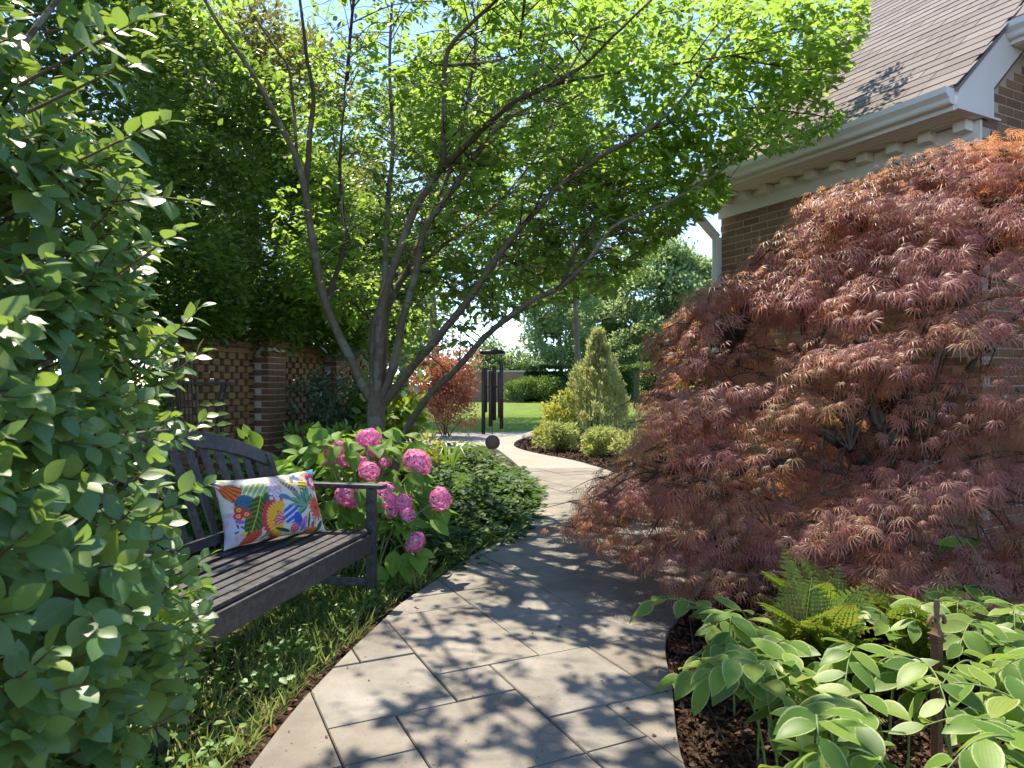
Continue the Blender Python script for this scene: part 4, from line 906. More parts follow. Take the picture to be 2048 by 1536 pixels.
far_tree('tall_tree', 24, 66, 12, 6, 'distant tree behind the brick house', 30, 5000, .5, 'far_leaf', 28, .1, TG, .3)
far_tree('tall_tree', 14.0, 56, 11.6, 4.4, 'leafy tree beyond the sunlit clipped hedge and juniper', 70, 13000, .32, 'far_leaf', 31, .06, TG, .3)
far_tree('bushy_tree', 8.9, 51.5, 5.4, 2.6, 'low dense bushy tree rising just behind the far hedge and juniper', 40, 8000, .24, 'far_leaf', 29, .05, TG, .2)

def hedge_box(name, x0, x1, y0, y1, h, label, n, size, mat, seed):
    rs = np.random.default_rng(seed); root = empty(name, ((x0 + x1) / 2, (y0 + y1) / 2, 0), 0, label, 'hedge')
    k1 = int(n * .62); p1 = np.column_stack([rs.uniform(x0, x1, k1), np.full(k1, y0) + .10 * rs.standard_normal(k1), rs.uniform(0.02, h, k1)]); d1 = np.tile((0, -1., .25), (k1, 1))
    k2 = n - k1; p2 = np.column_stack([rs.uniform(x0, x1, k2), rs.uniform(y0, y1, k2), h + .05 * rs.standard_normal(k2)]); d2 = np.tile((0, -.2, 1.), (k2, 1))
    pos = np.vstack([p1, p2]); d = np.vstack([d1, d2]); pos[:, 1] += .12 * np.sin(pos[:, 0] * 2.1 + pos[:, 2] * 2); pos[:, 2] += .05 * np.sin(pos[:, 0] * 3.3)
    pos[:, 2] = np.maximum(pos[:, 2], .03); m = len(pos)
    foliage('foliage', L2, pos, nrm(d + rdir(m) * .7), nrm(d * .5 + np.array([0, 0, .6]) + rng.normal(size=(m, 3)) * .5), size * (.6 + .7 * rng.random(m)), M[mat], root)
    # solid core, coloured near-black for the shade inside, keeps the hedge opaque
    b = MB(); b.box(x0 - root.location[0] + .1, x1 - root.location[0] - .1, y0 - root.location[1] + .3, y1 - root.location[1] - .1, .0, h - .22); b.build('dark_core', M['hedge_core'], root)
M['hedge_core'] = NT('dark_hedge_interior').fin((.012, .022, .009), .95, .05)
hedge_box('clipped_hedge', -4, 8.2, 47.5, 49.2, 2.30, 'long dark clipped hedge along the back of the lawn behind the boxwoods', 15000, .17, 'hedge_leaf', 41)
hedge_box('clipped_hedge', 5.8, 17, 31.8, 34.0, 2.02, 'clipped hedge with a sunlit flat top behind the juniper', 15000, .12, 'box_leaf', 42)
fw = empty('far_brick_wall', (-1.2, 46.6, 0), 0, 'low brown brick wall glimpsed between boxwoods and the dark hedge', 'wall')
MB().box(-2.5, 2.0, 0, .3, 0, 2.0, .01).build('wall', M['brick'], fw); MB().box(-2.6, 2.1, -.05, .35, 2.0, 2.1, .01).build('coping', M['mortar'], fw)
for x, r, lab in ((.55, 1.0, 'rounded boxwood half hidden by the wind chime at the lawn edge'), (2.3, 1.05, 'rounded boxwood standing clear at the lawn edge before the dark hedge')):
    cs_, rr = lumps((x, 45.2, .85), (r * 1.1, r, .80), 26, .42, int(r * 100), 0)
    shrub('boxwood', (x, 45.2, 0), lab, 'shrub', cs_, rr, 190, .11, L2, 'box_leaf', 'boxwoods along the lawn')
cs_, rr = lumps((4.9, 46, 1.1), (1.9, .9, 1.3), 30, .42, 77, 0)
shrub('dark_shrub', (4.9, 46, 0), 'broad dark evergreen shrub between the boxwood and the juniper', 'shrub', cs_, rr, 170, .16, L2, 'hedge_leaf')

# ------------------------------------------------------------------ island bed: juniper, yellow and cream shrubs; red shrub
JB = np.array([1.92, 15.6, 0]); jun = empty('juniper', tuple(JB), 0, 'upright pointed grey green juniper in the island bed', 'conifer')
spires = [(0, 0, 0, 2.5, .2)]; pos, dv = [], []
for k in range(120):
    f = (k + .5) / 120; a = k * 2.39996; rad = .84 * (1 - f) ** 1.35 * (.6 + .4 * rng.random()); zb = .08 + 2.05 * f; L = .42 * (1.15 - .4 * f) * rng.uniform(.75, 1.3); o_ = np.array([math.cos(a), math.sin(a), 0])
    n = 140; t_ = rng.random(n) ** .8; w_ = .062 * (1 - .75 * t_) * (1.3 - .4 * f); q = rng.normal(size=(n, 3)) * w_[:, None]; ax = nrm(o_ * (.55 - .3 * f) + np.array([0, 0, 1.]) + rng.normal(size=3) * .1)
    pos.append(JB + o_ * rad + (0, 0, zb) + ax * (L * t_)[:, None] + q); dv.append(ax + nrm(q) * .45)
    if k % 8 == 0: spires.append((o_[0] * rad * .8, o_[1] * rad * .8, 0, zb + .2, .2))
pos = np.vstack(pos); dv = np.vstack(dv); n = len(pos)
foliage('foliage', L2n, pos, nrm(dv + rng.normal(size=(n, 3)) * .28), rdir(n), .085 * (.6 + .8 * rng.random(n)), M['conifer'], jun)
tube_obj('stem', [tube([JB + (x, y, 0), JB + (x * 1.3, y * 1.3, h * .7)], [.025, .008], 6) for x, y, z, h, w in spires], M['bark'], jun)
def small_shrub(base, r, lab, cat, mat, per, size, seed, grp=None, name='shrub', tpl=L2, k=22):
    cs_, rr = lumps((base[0], base[1], r[2] * .9), r, k, .40, seed, 0); return shrub(name, base, lab, cat, cs_, rr, per, size, tpl, M and mat, grp)
small_shrub((1.08, 15.2, 0), (.42, .4, .55), 'yellow leaved shrub growing against the juniper', 'shrub', 'yellow_leaf', 110, .075, 51, None, 'yellow_shrub')
small_shrub((.72, 13.9, 0), (.28, .28, .24), 'small yellow green shrub next to the low grey boulder', 'shrub', 'yellow_leaf', 90, .055, 52, None, 'yellow_shrub')
CG = 'cream variegated shrubs along the island bed'
small_shrub((.86, 12.6, 0), (.42, .36, .27), 'cream and green shrub on the mulch at the tip of the island bed', 'shrub', 'cream_leaf', 130, .055, 53, CG, 'variegated_shrub')
small_shrub((1.52, 11.7, 0), (.42, .38, .28), 'cream and green shrub in the middle of the island bed row', 'shrub', 'cream_leaf', 130, .055, 54, CG, 'variegated_shrub')
small_shrub((2.0, 10.6, 0), (.40, .36, .30), 'cream and green shrub of the island bed beside the maple tips', 'shrub', 'cream_leaf', 130, .055, 55, CG, 'variegated_shrub')
small_shrub((2.6, 11.8, 0), (.45, .36, .34), 'cream and green shrub half hidden behind the red maple', 'shrub', 'cream_leaf', 120, .055, 56, CG, 'variegated_shrub')
small_shrub((3.3, 14.2, 0), (.5, .4, .6), 'yellow green leafy shrub behind the red maple branches', 'shrub', 'yellow_leaf', 110, .08, 57, None, 'yellow_shrub')
cs_, rr = lumps((-1.42, 15.4, 1.08), (.82, .7, 1.05), 56, .32, 61, .15)
shrub('red_shrub', (-1.42, 15.4, 0), 'tall rounded red leaved shrub standing behind the multi-stemmed tree', 'shrub', cs_, rr, 210, .06, L2, 'red_leaf', stems=8)

# ------------------------------------------------------------------ red laceleaf maple
MC = np.array([2.72, 4.15]); MBASE = np.array([2.25, 4.25, 0])
maple = empty('laceleaf_maple', tuple(MBASE), 0, 'broad cascading laceleaf maple with finely cut red purple leaves beside the house', 'tree')
PALM = palm_tpl(9, 112, .036, .55, .42)
def mtop(rho): return np.interp(rho, [0, .2, .4, .58, .75, .81, 1.0, 1.1], [2.55, 2.45, 2.25, 1.88, 1.50, 1.18, .34, .2])
pads = []
rs = np.random.default_rng(5)
def wall_clear(p): c_, s_ = math.cos(HROT), math.sin(HROT); d = p[:2] - C1; return -(c_ * d[0] + s_ * d[1])
mo = [(1120, 1060), (1160, 1000), (1210, 940), (1270, 880), (1290, 790), (1290, 680), (1390, 590), (1480, 530), (1630, 385), (1800, 315), (2048, 255), (2400, 230), (2400, 1300), (1700, 1240), (1480, 1270), (1350, 1215), (1310, 1150), (1230, 1120)]
while len(pads) < 300:
    a = rs.uniform(0, 2 * math.pi); rho = math.sqrt(rs.random()) * 1.02
    off = np.array([2.42 * math.cos(a), (1.32 if math.sin(a) < 0 else 1.5) * math.sin(a)]) * rho; xy = MC + off
    z = float(mtop(rho)); 
    if rs.random() < .30: z *= rs.uniform(.35, .9)
    p = np.array([*xy, z + rs.normal() * .06])
    if p[0] > 3.6 or p[2] < .12 or wall_clear(p) < .18 or p[1] < 2.85: continue
    if not in_poly(*[np.array(q_) for q_ in proj(p)], mo): continue
    if rs.random() < .45 and p[0] > 2.35 and 1.2 < p[2] < 1.95: continue
    od = nrm(np.array([off[0], off[1], 0]) + 1e-6); pads.append((p, od, rho))
# skirts that hang low over the bed and the path edge
for u_, v_, Z_ in [(1190, 1050, 3.9), (1240, 1000, 4.0), (1330, 1010, 3.9), (1380, 1080, 3.6), (1290, 960, 4.1), (1480, 1120, 3.3), (1560, 1090, 3.3), (1650, 1080, 3.25), (1520, 1160, 3.15), (1740, 1120, 3.1), (1850, 1130, 3.05), (1930, 1150, 3.0), (2010, 1140, 3.0), (1800, 1090, 3.2), (1960, 1090, 3.1),
                    (1340, 900, 4.1), (1420, 960, 3.8), (1500, 1000, 3.6), (1580, 940, 3.7), (1450, 880, 3.9), (1680, 1010, 3.5), (1400, 800, 4.2), (1330, 720, 4.3), (1360, 640, 4.4), (1450, 590, 4.4), (1520, 700, 4.1), (1600, 620, 4.1), (1700, 560, 4.0), (1560, 540, 4.4), (1640, 460, 4.3), (1720, 400, 4.2), (1800, 470, 4.0), (1880, 360, 4.1), (1980, 330, 4.0), (1950, 430, 3.9), (1600, 780, 3.9), (1700, 700, 3.8), (1500, 820, 3.9), (1960, 960, 3.4), (2030, 1010, 3.3), (1900, 1020, 3.3), (2000, 880, 3.6), (1830, 980, 3.4), (2060, 920, 3.5), (1760, 1040, 3.3), (2040, 1080, 3.1), (1890, 900, 3.6)]:
    p = P(u_, v_, Z_); od = nrm(np.array([p[0] - MC[0], (p[1] - MC[1]) * 1.4, 0])); pads.append((p, od, .9))
lp, ld, ln, ls, lr = [], [], [], [], []; mtw = []
for p, od, rho in pads:
    R_ = rs.uniform(.12, .36); k = int(34 + 210 * R_); tl_ = rs.normal(size=2) * .22; a = rs.random(k) * 6.283; q = np.sqrt(rs.random(k)) * R_
    loc = np.column_stack([q * np.cos(a), q * np.sin(a), np.zeros(k)]); along = loc @ od; loc[:, 2] = -.16 * (along / R_) * R_ * (.5 + rho) - .9 * q * q + loc[:, :2] @ tl_ + rs.normal(size=k) * .03
    lp.append(p + loc); o2 = nrm(loc + od * R_ * .9); ld.append(nrm(o2 + np.array([0, 0, -.32 - .25 * rho]) + rs.normal(size=(k, 3)) * .22)); ln.append(nrm(np.array([0, 0, 1.]) + od * .45 + rs.normal(size=(k, 3)) * .3)); ls.append(.076 * rs.uniform(.7, 1.15) * (.5 + .7 * rs.random(k))); lr.append(np.clip(rs.uniform(.1, .9) + rs.normal(size=k) * .14, 0, .99))
    for j in range(3): e = p + loc[rs.integers(k)]; mtw.append(tube(catmull([p - od * .18 + (0, 0, -.02), p + (0, 0, .015), e], 3), np.linspace(.005, .0015, 7), 5))
lp = np.vstack(lp); ld = np.vstack(ld); ln = np.vstack(ln); ls = np.concatenate(ls); lr = np.concatenate(lr)
mo = [(1120, 1060), (1160, 1000), (1210, 940), (1270, 880), (1290, 790), (1290, 680), (1390, 590), (1480, 530), (1630, 385), (1800, 315), (2048, 255), (2400, 230), (2400, 1300), (1700, 1240), (1480, 1270), (1350, 1215), (1310, 1150), (1230, 1120)]
mu, mv = proj(lp); ju = rng.normal(size=len(lp)) * 14
kp = in_poly(mu + ju, mv, mo) & (lp[:, 2] > .03) & (np.array([wall_clear(x) for x in lp]) > .05)
foliage('crown', PALM, lp[kp], ld[kp], ln[kp], ls[kp], M['maple_leaf'], maple, rnd=lr[kp] * .96)
print('maple leaves', kp.sum())
crotch = np.array([2.28, 4.22, .55])
tube_obj('trunk', [tube(catmull([MBASE + (0, 0, -.03), MBASE + (.05, -.02, .3), crotch], 6), np.linspace(.085, .06, 13), 10, .04)], M['bark_dark'], maple)
hubs = []
for u_, v_, Z_ in [(1840, 640, 4.1), (1790, 800, 4.1), (1950, 720, 4.0), (1620, 720, 4.2), (1560, 860, 4.0), (1480, 700, 4.4), (1700, 900, 3.8), (1980, 500, 4.2), (1760, 500, 4.3), (1420, 960, 4.0), (1850, 950, 3.6), (2040, 860, 3.8)]:
    h = P(u_, v_, Z_); hubs.append(h); mid = crotch * .45 + h * .55 + np.array([rs.normal() * .06, rs.normal() * .06, .14])
    tube_obj('limb', [tube(catmull([crotch, mid, h], 7), np.linspace(.040, .016, 15), 8, .05)], M['bark_dark'], maple)
hubs = np.array(hubs)
for p, od, rho in pads:
    h = hubs[np.argmin(np.linalg.norm(hubs - p, axis=1) + .6 * np.maximum(0, hubs[:, 2] - p[2] - .3))]; m = (h + p) / 2 + np.array([0, 0, .14]) + rs.normal(size=3) * .05; mtw.append(tube(catmull([h, m, p], 5), np.linspace(.007, .003, 11), 5))
tube_obj('twigwork', mtw, M['bark_dark'], maple, 'stuff')

# ------------------------------------------------------------------ leafy shrub beside the bench (close to the viewer)
SB = np.array([-1.45, 1.25, 0]); shb = empty('broadleaf_shrub', tuple(SB), 0, 'large glossy broadleaf shrub crowding the near end of the bench', 'shrub')
def xs(y, z): return -.845 + .10 * np.clip((1.75 - y), 0, 2) - .17 * (z - .9) ** 2 * np.where(z > .9, 1.75, 1.9) + .05 * np.sin(z * 5 + y * 3) + .035 * np.sin(z * 11 - y * 6)
lp, ld, ln, ls, tws = [], [], [], [], []
def sprig(p, d, nl, size):
    d = nrm(d); tws.append(tube(catmull([p - d * .16 + (-.05, 0, -.03), p - d * .05, p + d * .055], 4), np.linspace(.0035, .0012, 9), 5))
    for i in range(nl):
        f = i / (nl - 1); a = i * 2.4 + rng.random() * .6; s1 = nrm(np.cross(d, (.1, .2, 1.))); s2 = np.cross(d, s1); rad = math.cos(a) * s1 + math.sin(a) * s2
        lp.append(p + d * (-.06 + .11 * f) + rad * .004); q = nrm(rad * (1 - .55 * f) + d * (.35 + .6 * f) + np.array([.1, -.1, -.12]) + rng.normal(size=3) * .2); ld.append(q)
        ln.append(nrm(np.array([.35, -.3, .85]) + d * .5 + rng.normal(size=3) * .33)); ls.append(size * (1.05 - .5 * f) * rng.uniform(.75, 1.2))
for k in range(660):
    y = rng.uniform(.45, 1.98); z = rng.uniform(.03, 2.55); x = xs(y, z) - (rng.random() < .45) * rng.uniform(.03, .22) - .45 * max(0, y - 1.72) ** 1.0 - .3 * max(0, .75 - y)
    sprig(np.array([x, y, z]), np.array([.9, -.25 + .35 * rng.normal() + (.5 if y > 1.6 else 0), .35 + .35 * rng.normal()]), 9, .074)
for k in range(170):                                            # far side and top
    a = rng.uniform(.4, 2.8); z = rng.uniform(.1, 2.5); sprig(np.array([-1.5 + .62 * math.cos(a), 1.35 + .62 * math.sin(a), z]), np.array([math.cos(a), math.sin(a), .4]), 9, .068)
for u_, v_, Z_, dx in [(355, 400, 1.7, .5), (330, 480, 1.6, .7), (380, 720, 1.9, .6), (385, 860, 1.9, .6), (390, 980, 1.9, .6), (385, 1130, 1.85, .6), (330, 1440, 1.7, .6), (345, 1360, 1.75, .8), (240, 60, 1.35, .8), (260, 130, 1.4, .9), (290, 260, 1.5, .9), (375, 640, 1.85, .4)]:
    sprig(P(u_, v_, Z_), np.array([dx, .1, .5 + .3 * rng.normal()]), 10, .066)
lp, ld, ln, ls = map(np.array, (lp, ld, ln, ls))
k2 = 5200                                                        # shaded inner leaves
y = rng.uniform(.35, 1.95, k2); z = rng.uniform(.02, 2.5, k2); x = xs(y, z) - rng.uniform(.14, .6, k2)
lpi = np.column_stack([x, y, z]); lp = np.vstack([lp, lpi]); ld = np.vstack([ld, rdir(k2)]); ln = np.vstack([ln, rdir(k2, .8)]); ls = np.concatenate([ls, .07 * rng.uniform(.8, 1.2, k2)])
ok = lp[:, 2] > .02; lp, ld, ln, ls = lp[ok], ld[ok], ln[ok], ls[ok]
u, v = proj(lp); front = (u > -40) & (u < 480) & (v > -30) & (v < 1560) & (lp[:, 0] > xs(lp[:, 1], lp[:, 2]) - .05) & (lp[:, 1] > .5)
sc_ = np.where(front, ls / lp[:, 1], 0); big = np.argsort(-sc_)[:295]; small = np.setdiff1d(np.arange(len(lp)), big)
SHL = leaf_tpl(4, .34, .16, .18, .47); meshes = []
for k in range(4):
    T_ = leaf_tpl(4, .31 + .025 * k, .12 + .05 * k, .10 + .07 * k, .45 + .02 * k); A_ = np.column_stack([np.zeros(len(T_[0])), T_[2]]); meshes.append(raw_mesh('leaf', T_[0], T_[1], A_, True, M['shrub_leaf']))
for i in big:
    o = link('leaf', meshes[i % 4], shb); o.matrix_local = mat4(lp[i] - SB, ld[i], ln[i], ls[i])
foliage('foliage', SHL, lp[small], ld[small], ln[small], ls[small], M['shrub_leaf'], shb, smooth=True)
tb = [tube(catmull([SB + (rng.normal() * .05, rng.normal() * .05, 0), SB + (rng.uniform(-.1, .35), rng.uniform(-.4, .4), 1.0), SB + (rng.uniform(0, .5), rng.uniform(-.6, .6), 2.2)], 6), np.linspace(.022, .006, 13), 7) for _ in range(9)]
tube_obj('stem', tb, M['bark_dark'], shb); tube_obj('twigwork', tws, M['stem_brown'], shb, 'stuff')

# ------------------------------------------------------------------ hydrangea
HB = np.array([-.98, 4.32, 0]); hyd = empty('hydrangea', tuple(HB), 0, 'hydrangea bush with round pink flower heads and broad green leaves behind the bench arm', 'shrub')
def floret_head(seed):
    rs = np.random.default_rng(seed); n = 150; i = np.arange(n) + .5; ph = np.arccos(1 - 1.75 * i / n); th = i * 2.39996; d = np.column_stack([np.sin(ph) * np.cos(th), np.sin(ph) * np.sin(th), np.cos(ph)])
    pos, dr, nm, r_ = [], [], [], []
    for q in d:
        q = nrm(q + rs.normal(size=3) * .07); s1 = nrm(np.cross(q, (.3, .2, .9))); s2 = np.cross(q, s1); a0 = rs.random() * 1.57; rr = rs.random(); lift = 1 + rs.normal() * .06
        for k in range(4):
            a = a0 + k * math.pi / 2; e = math.cos(a) * s1 + math.sin(a) * s2; pos.append(q * (.9 * lift) * np.array([1, 1, .82])); dr.append(e + q * .18); nm.append(q); r_.append(min(.99, max(0, rr + rs.normal() * .1)))
    V, F, A = batch(leaf_tpl(2, .42, .1, .1, .6), np.array(pos), np.array(dr), np.array(nm), .185, np.array(r_)); core = len(V)
    return raw_mesh('flower_head', V, F, A, False, M['petal'])
heads = [floret_head(k) for k in range(4)]
blooms = [(672, 900, 4.5, .075), (700, 918, 4.45, .07), (738, 878, 4.55, .075), (752, 902, 4.5, .055), (720, 925, 4.4, .05), (738, 942, 4.3, .07), (770, 925, 4.45, .045), (835, 925, 4.35, .082), (695, 990, 4.1, .075), (712, 1000, 4.1, .05), (772, 990, 4.15, .075), (805, 1005, 4.15, .058), (815, 1030, 4.1, .048), (783, 1022, 4.12, .045), (880, 998, 4.2, .068), (831, 1084, 4.05, .058), (548, 958, 4.75, .05), (592, 950, 4.8, .055), (660, 925, 4.7, .05)]
HC = np.array([-.95, 4.35, .55]); stems = []
for i, (u_, v_, Z_, r_) in enumerate(blooms):
    p = P(u_, v_, Z_); o = link('flower_head', heads[i % 4], hyd); out = nrm(p - HC + np.array([0, -.15, .35])); m = out if i != 15 else nrm(out + np.array([0, 0, -.3]))
    o.matrix_local = Matrix.Translation(Vector(p - HB)) @ Vector(m).to_track_quat('Z', 'Y').to_matrix().to_4x4() @ Matrix.Rotation(i * 1.3, 4, 'Z') @ Matrix.Diagonal((r_ * rng.uniform(1.0, 1.25), r_ * rng.uniform(1.0, 1.25), r_ * rng.uniform(.9, 1.15), 1))
    b0 = HB + np.array([rng.normal() * .12, rng.normal() * .12, 0]); stems.append(tube(catmull([b0, b0 * .5 + p * .5 + np.array([0, 0, .06]), p - m * r_ * .5], 6), np.linspace(.008, .004, 13), 6))
hl = []
for k in range(4):
    T_ = leaf_tpl(5, .31 + .02 * k, .22 + .06 * k, .14 + .09 * k, .45); hl.append(raw_mesh('leaf', T_[0], T_[1], np.column_stack([np.zeros(len(T_[0])), T_[2]]), True, M['hyd_leaf']))
hleaf = []
for (u_, v_, Z_, r_) in blooms:
    p = P(u_, v_, Z_); o_ = nrm(np.array([p[0] - HC[0], p[1] - HC[1], 0]))
    for j in range(4):
        a = j * 1.57 + rng.random(); d = nrm(np.array([math.cos(a), math.sin(a), -.15]) + o_ * .3); hleaf.append((p - np.array([0, 0, r_ * .9 + rng.uniform(0, .05)]), d, rng.uniform(.11, .16)))
for k in range(185):
    a = rng.uniform(0, 6.283); el = rng.uniform(-.5, 1.2); r_ = rng.uniform(.75, 1.05); d = np.array([math.cos(a) * math.cos(el), math.sin(a) * math.cos(el), math.sin(el)])
    p = HC + d * np.array([.44, .5, .42]) * r_ + np.array([-.04, .1, .0]); hleaf.append((p, nrm(d * np.array([1, 1, .2]) + np.array([0, -.1, -.30]) + rng.normal(size=3) * .3), rng.uniform(.10, .165)))
for u_, v_, Z_, dx, dz in [(520, 900, 4.7, -.2, .8), (600, 905, 4.75, -.3, .7), (630, 890, 4.7, .1, 1), (560, 930, 4.6, -.5, .4), (790, 1100, 3.95, -.1, -.9), (760, 1130, 3.95, .1, -1), (700, 1110, 3.95, -.1, -1), (690, 1060, 4.0, -.3, -.8), (800, 1120, 4., .5, -.7), (720, 1150, 3.95, .2, -.9), (640, 930, 4.5, 0, 1), (860, 1040, 4.1, .7, -.4), (765, 1170, 4.0, .5, -.6)]:
    hleaf.append((P(u_, v_, Z_), nrm(np.array([dx, -.3, dz])), .15))
binv = bmw.inverted()
for i, (p, d, s_) in enumerate(hleaf):
    if p[2] < .06: continue
    tip = p + d * s_; bad = False
    for q in (p, (p + tip) / 2, tip):
        lq = binv @ Vector(q)
        if lq.x < BL + .03 and -.06 < lq.y < .78 and lq.z < 1.0: bad = True
    if bad: continue
    o = link('leaf', hl[i % 4], hyd); o.matrix_local = mat4(p - HB, d, nrm(np.array([.15, -.35, .9]) + np.array([d[0], d[1], 0]) * .4 + rng.normal(size=3) * .25), s_)
for k in range(26):
    b0 = HB + np.array([rng.normal() * .15, rng.normal() * .15, 0]); e = HC + rdir(1, .4)[0] * np.array([.36, .4, .34]); stems.append(tube(catmull([b0, (b0 + e) / 2 + (0, 0, .05), e], 5), np.linspace(.007, .003, 11), 6))
tube_obj('stem', stems, M['stem_green'], hyd)

# ------------------------------------------------------------------ variegated arching stems, ferns
seal_me = []
for k in range(4):
    T_ = leaf_tpl(6, .23 + .02 * k, .10 + .06 * k, .10 + .09 * k, .46, .006); seal_me.append(raw_mesh('leaf', T_[0], T_[1], np.column_stack([np.zeros(len(T_[0])), T_[2]]), True, M['seal_leaf']))
SG = 'variegated arching plants in the bed by the stake'
def seal(base, head, L, label, nl=9, size=.125, rise=.42):
    root = empty('solomons_seal', tuple(base), 0, label, 'plant', SG); hd_ = np.array([math.cos(head), math.sin(head), 0]); B = np.array(base)
    c_ = catmull([B, B + hd_ * .03 + (0, 0, rise * .55), B + hd_ * L * .32 + (0, 0, rise * .93), B + hd_ * L * .7 + (0, 0, rise * .99), B + hd_ * L + (0, 0, rise * .86)], 6)
    V, F = tube(c_, np.linspace(.0042, .0016, len(c_)), 6); link('stem', raw_mesh('stem', V - B, F, None, True, M['stem_green']), root)
    side = np.array([-hd_[1], hd_[0], 0])
    for i in range(nl):
        f = .36 + .64 * i / (nl - 1); j = min(len(c_) - 2, int(f * (len(c_) - 1))); tg = nrm(c_[j + 1] - c_[j]); s_ = 1 if i % 2 else -1
        d = nrm(tg * .55 + side * s_ * (.85 if i < nl - 1 else .1) + np.array([0, 0, .12 - .3 * rng.random()]) + rng.normal(size=3) * .12)
        lw2 = c_[j] + d * size * .6; uu, vv = proj(lw2)
        if lw2[1] < SY + .03 and abs(uu - 1872) < (34 if vv < 1400 else 20) and 1180 < vv < 1600: continue
        o = link('leaf', seal_me[rng.integers(4)], root); o.matrix_local = mat4(c_[j] - B, d, nrm(np.array([0, -.12, 1.]) + d * .1 + rng.normal(size=3) * .25), size * rng.uniform(.8, 1.12) * (1 - .25 * i / nl))
seal((.86, 2.72, .0), R(158), .36, 'variegated plant whose stem leans out alone over the paved path', 12, .125, .34)
def seal_lab(p):
    if math.hypot(p[0] - SX, p[1] - SY) < .36: return 'cream edged leafy plant growing right around the rusted stake'
    if p[0] < .95: return 'cream edged leafy plant on the outer rim of the bed at the bare mulch'
    if p[1] > 2.45: return 'cream edged leafy plant at the back of the bed under the maple skirt'
    if p[0] > 1.75: return 'cream edged leafy plant on the house side of the rusted stake'
    return 'cream edged leafy plant in the thick of the bed between mulch and stake'
cand = []
for k in range(4000):
    p = np.array([rng.uniform(.60, 1.25), rng.uniform(1.5, 2.5)]) if k < 1500 else np.array([rng.uniform(.60, 2.25), rng.uniform(1.25, 2.9)])
    if p[0] < .56 + .13 * (p[1] - 1.5) + .10 or math.hypot(p[0] - SX, p[1] - SY) < .08: continue
    if p[1] > 2.3 and 1.0 < p[0] < 1.5: continue
    if all(math.hypot(*(p - c_)) > .118 for c_ in cand): cand.append(p)
    if len(cand) >= 92: break
for k, p in enumerate(cand): seal((*p, 0), R(rng.uniform(140, 290)), rng.uniform(.26, .38) * (.7 if p[0] < .95 else 1), seal_lab(p), 10, .128, rng.uniform(.30, .46))
seal((2.02, 2.95, 0), R(120), .2, 'variegated plant standing up taller than its neighbours against the maple', 8, .12, .52)
def frond(seed):
    rs = np.random.default_rng(seed); n = 24; pos, d, nn, s = [], [], [], []; c_ = []
    for i in range(n + 1):
        f = i / n; c_.append((0, f, .30 * math.sin(f * 2.0) - .22 * f * f))
    c_ = np.array(c_)
    for i in range(3, n + 1):
        f = i / n; tg = nrm(c_[i] - c_[i - 1]); L = .26 * math.sin(math.pi * (.12 + .86 * f)) ** .8 + .015
        for sd in (-1, 1): pos.append(c_[i]); d.append(nrm(np.array([sd, 0, -.06]) + tg * .32 + rs.normal(size=3) * .05)); nn.append((0, -.2, 1)); s.append(L)
    # toothed pinna: a chain of small leaflets on each side
    T0 = leaf_tpl(2, .13, .1, .12, .3); V1, F1, A1 = T0[0].copy(), T0[1], T0[2]
    lo, lpz = [], []
    V, F, A = batch(T0, np.array(pos), np.array(d), np.array(nn), np.array(s), np.full(len(s), 0.) + rs.random(len(s)) * .2)
    p2, d2, s2 = [], [], []
    for p_, q_, L in zip(pos, d, s):
        sd = nrm(np.cross(q_, (0, 0, 1)))
        for m in range(1, 6):
            for e in (-1, 1): p2.append(p_ + q_ * L * m / 6.2); d2.append(nrm(sd * e + q_ * .55)); s2.append(L * .19 * (1.15 - m / 7))
    V2, F2, A2 = batch(diamond_tpl(.34, .1, .05), np.array(p2), np.array(d2), np.tile((0, -.1, 1.), (len(p2), 1)), np.array(s2), rs.random(len(p2)) * .2)
    Vr, Fr = tube(c_, np.linspace(.008, .003, n + 1), 4); Fr3 = np.vstack([Fr[:, [0, 1, 2]], Fr[:, [0, 2, 3]]])
    V = np.vstack([V, V2, Vr]); F = np.vstack([F, F2 + len(A), Fr3 + len(A) + len(A2)]); A = np.vstack([A, A2, np.zeros((len(Vr), 3)) + (.8, 0, 0)])
    return raw_mesh('frond', V, F, A, False, M['fern'])
fr = [frond(k) for k in range(3)]
def fern(base, lab, n, L, a0=0, spread=360, lift=.9):
    root = empty('fern', tuple(base), 0, lab, 'fern', 'ferns among the variegated leaves')
    for k in range(n):
        a = R(a0 + spread * k / n + rng.uniform(-14, 14)); d = np.array([math.cos(a), math.sin(a), lift * rng.uniform(.6, 1.3)]); o = link('frond', fr[k % 3], root); up_ = np.array([-math.cos(a) * .9, -math.sin(a) * .9, 1.])
        o.matrix_local = mat4((rng.normal() * .02, rng.normal() * .02, .02), d, up_, L * rng.uniform(.8, 1.15))
fern((1.14, 2.58, 0), 'bronze tinged fern in the sunny gap at the mulch edge', 14, .42, 0, 360, 1.7)
fern((1.24, 2.85, 0), 'fresh green fern rising against the maple skirt', 12, .44, 20, 360, 1.8)
fern((1.55, 2.62, 0), 'yellow green fern between the variegated plants behind the stake', 10, .40, 50, 360, 1.6)
fern((1.0, 2.3, 0), 'small feathery fern low on the mulch', 6, .2, 50, 360, .8)

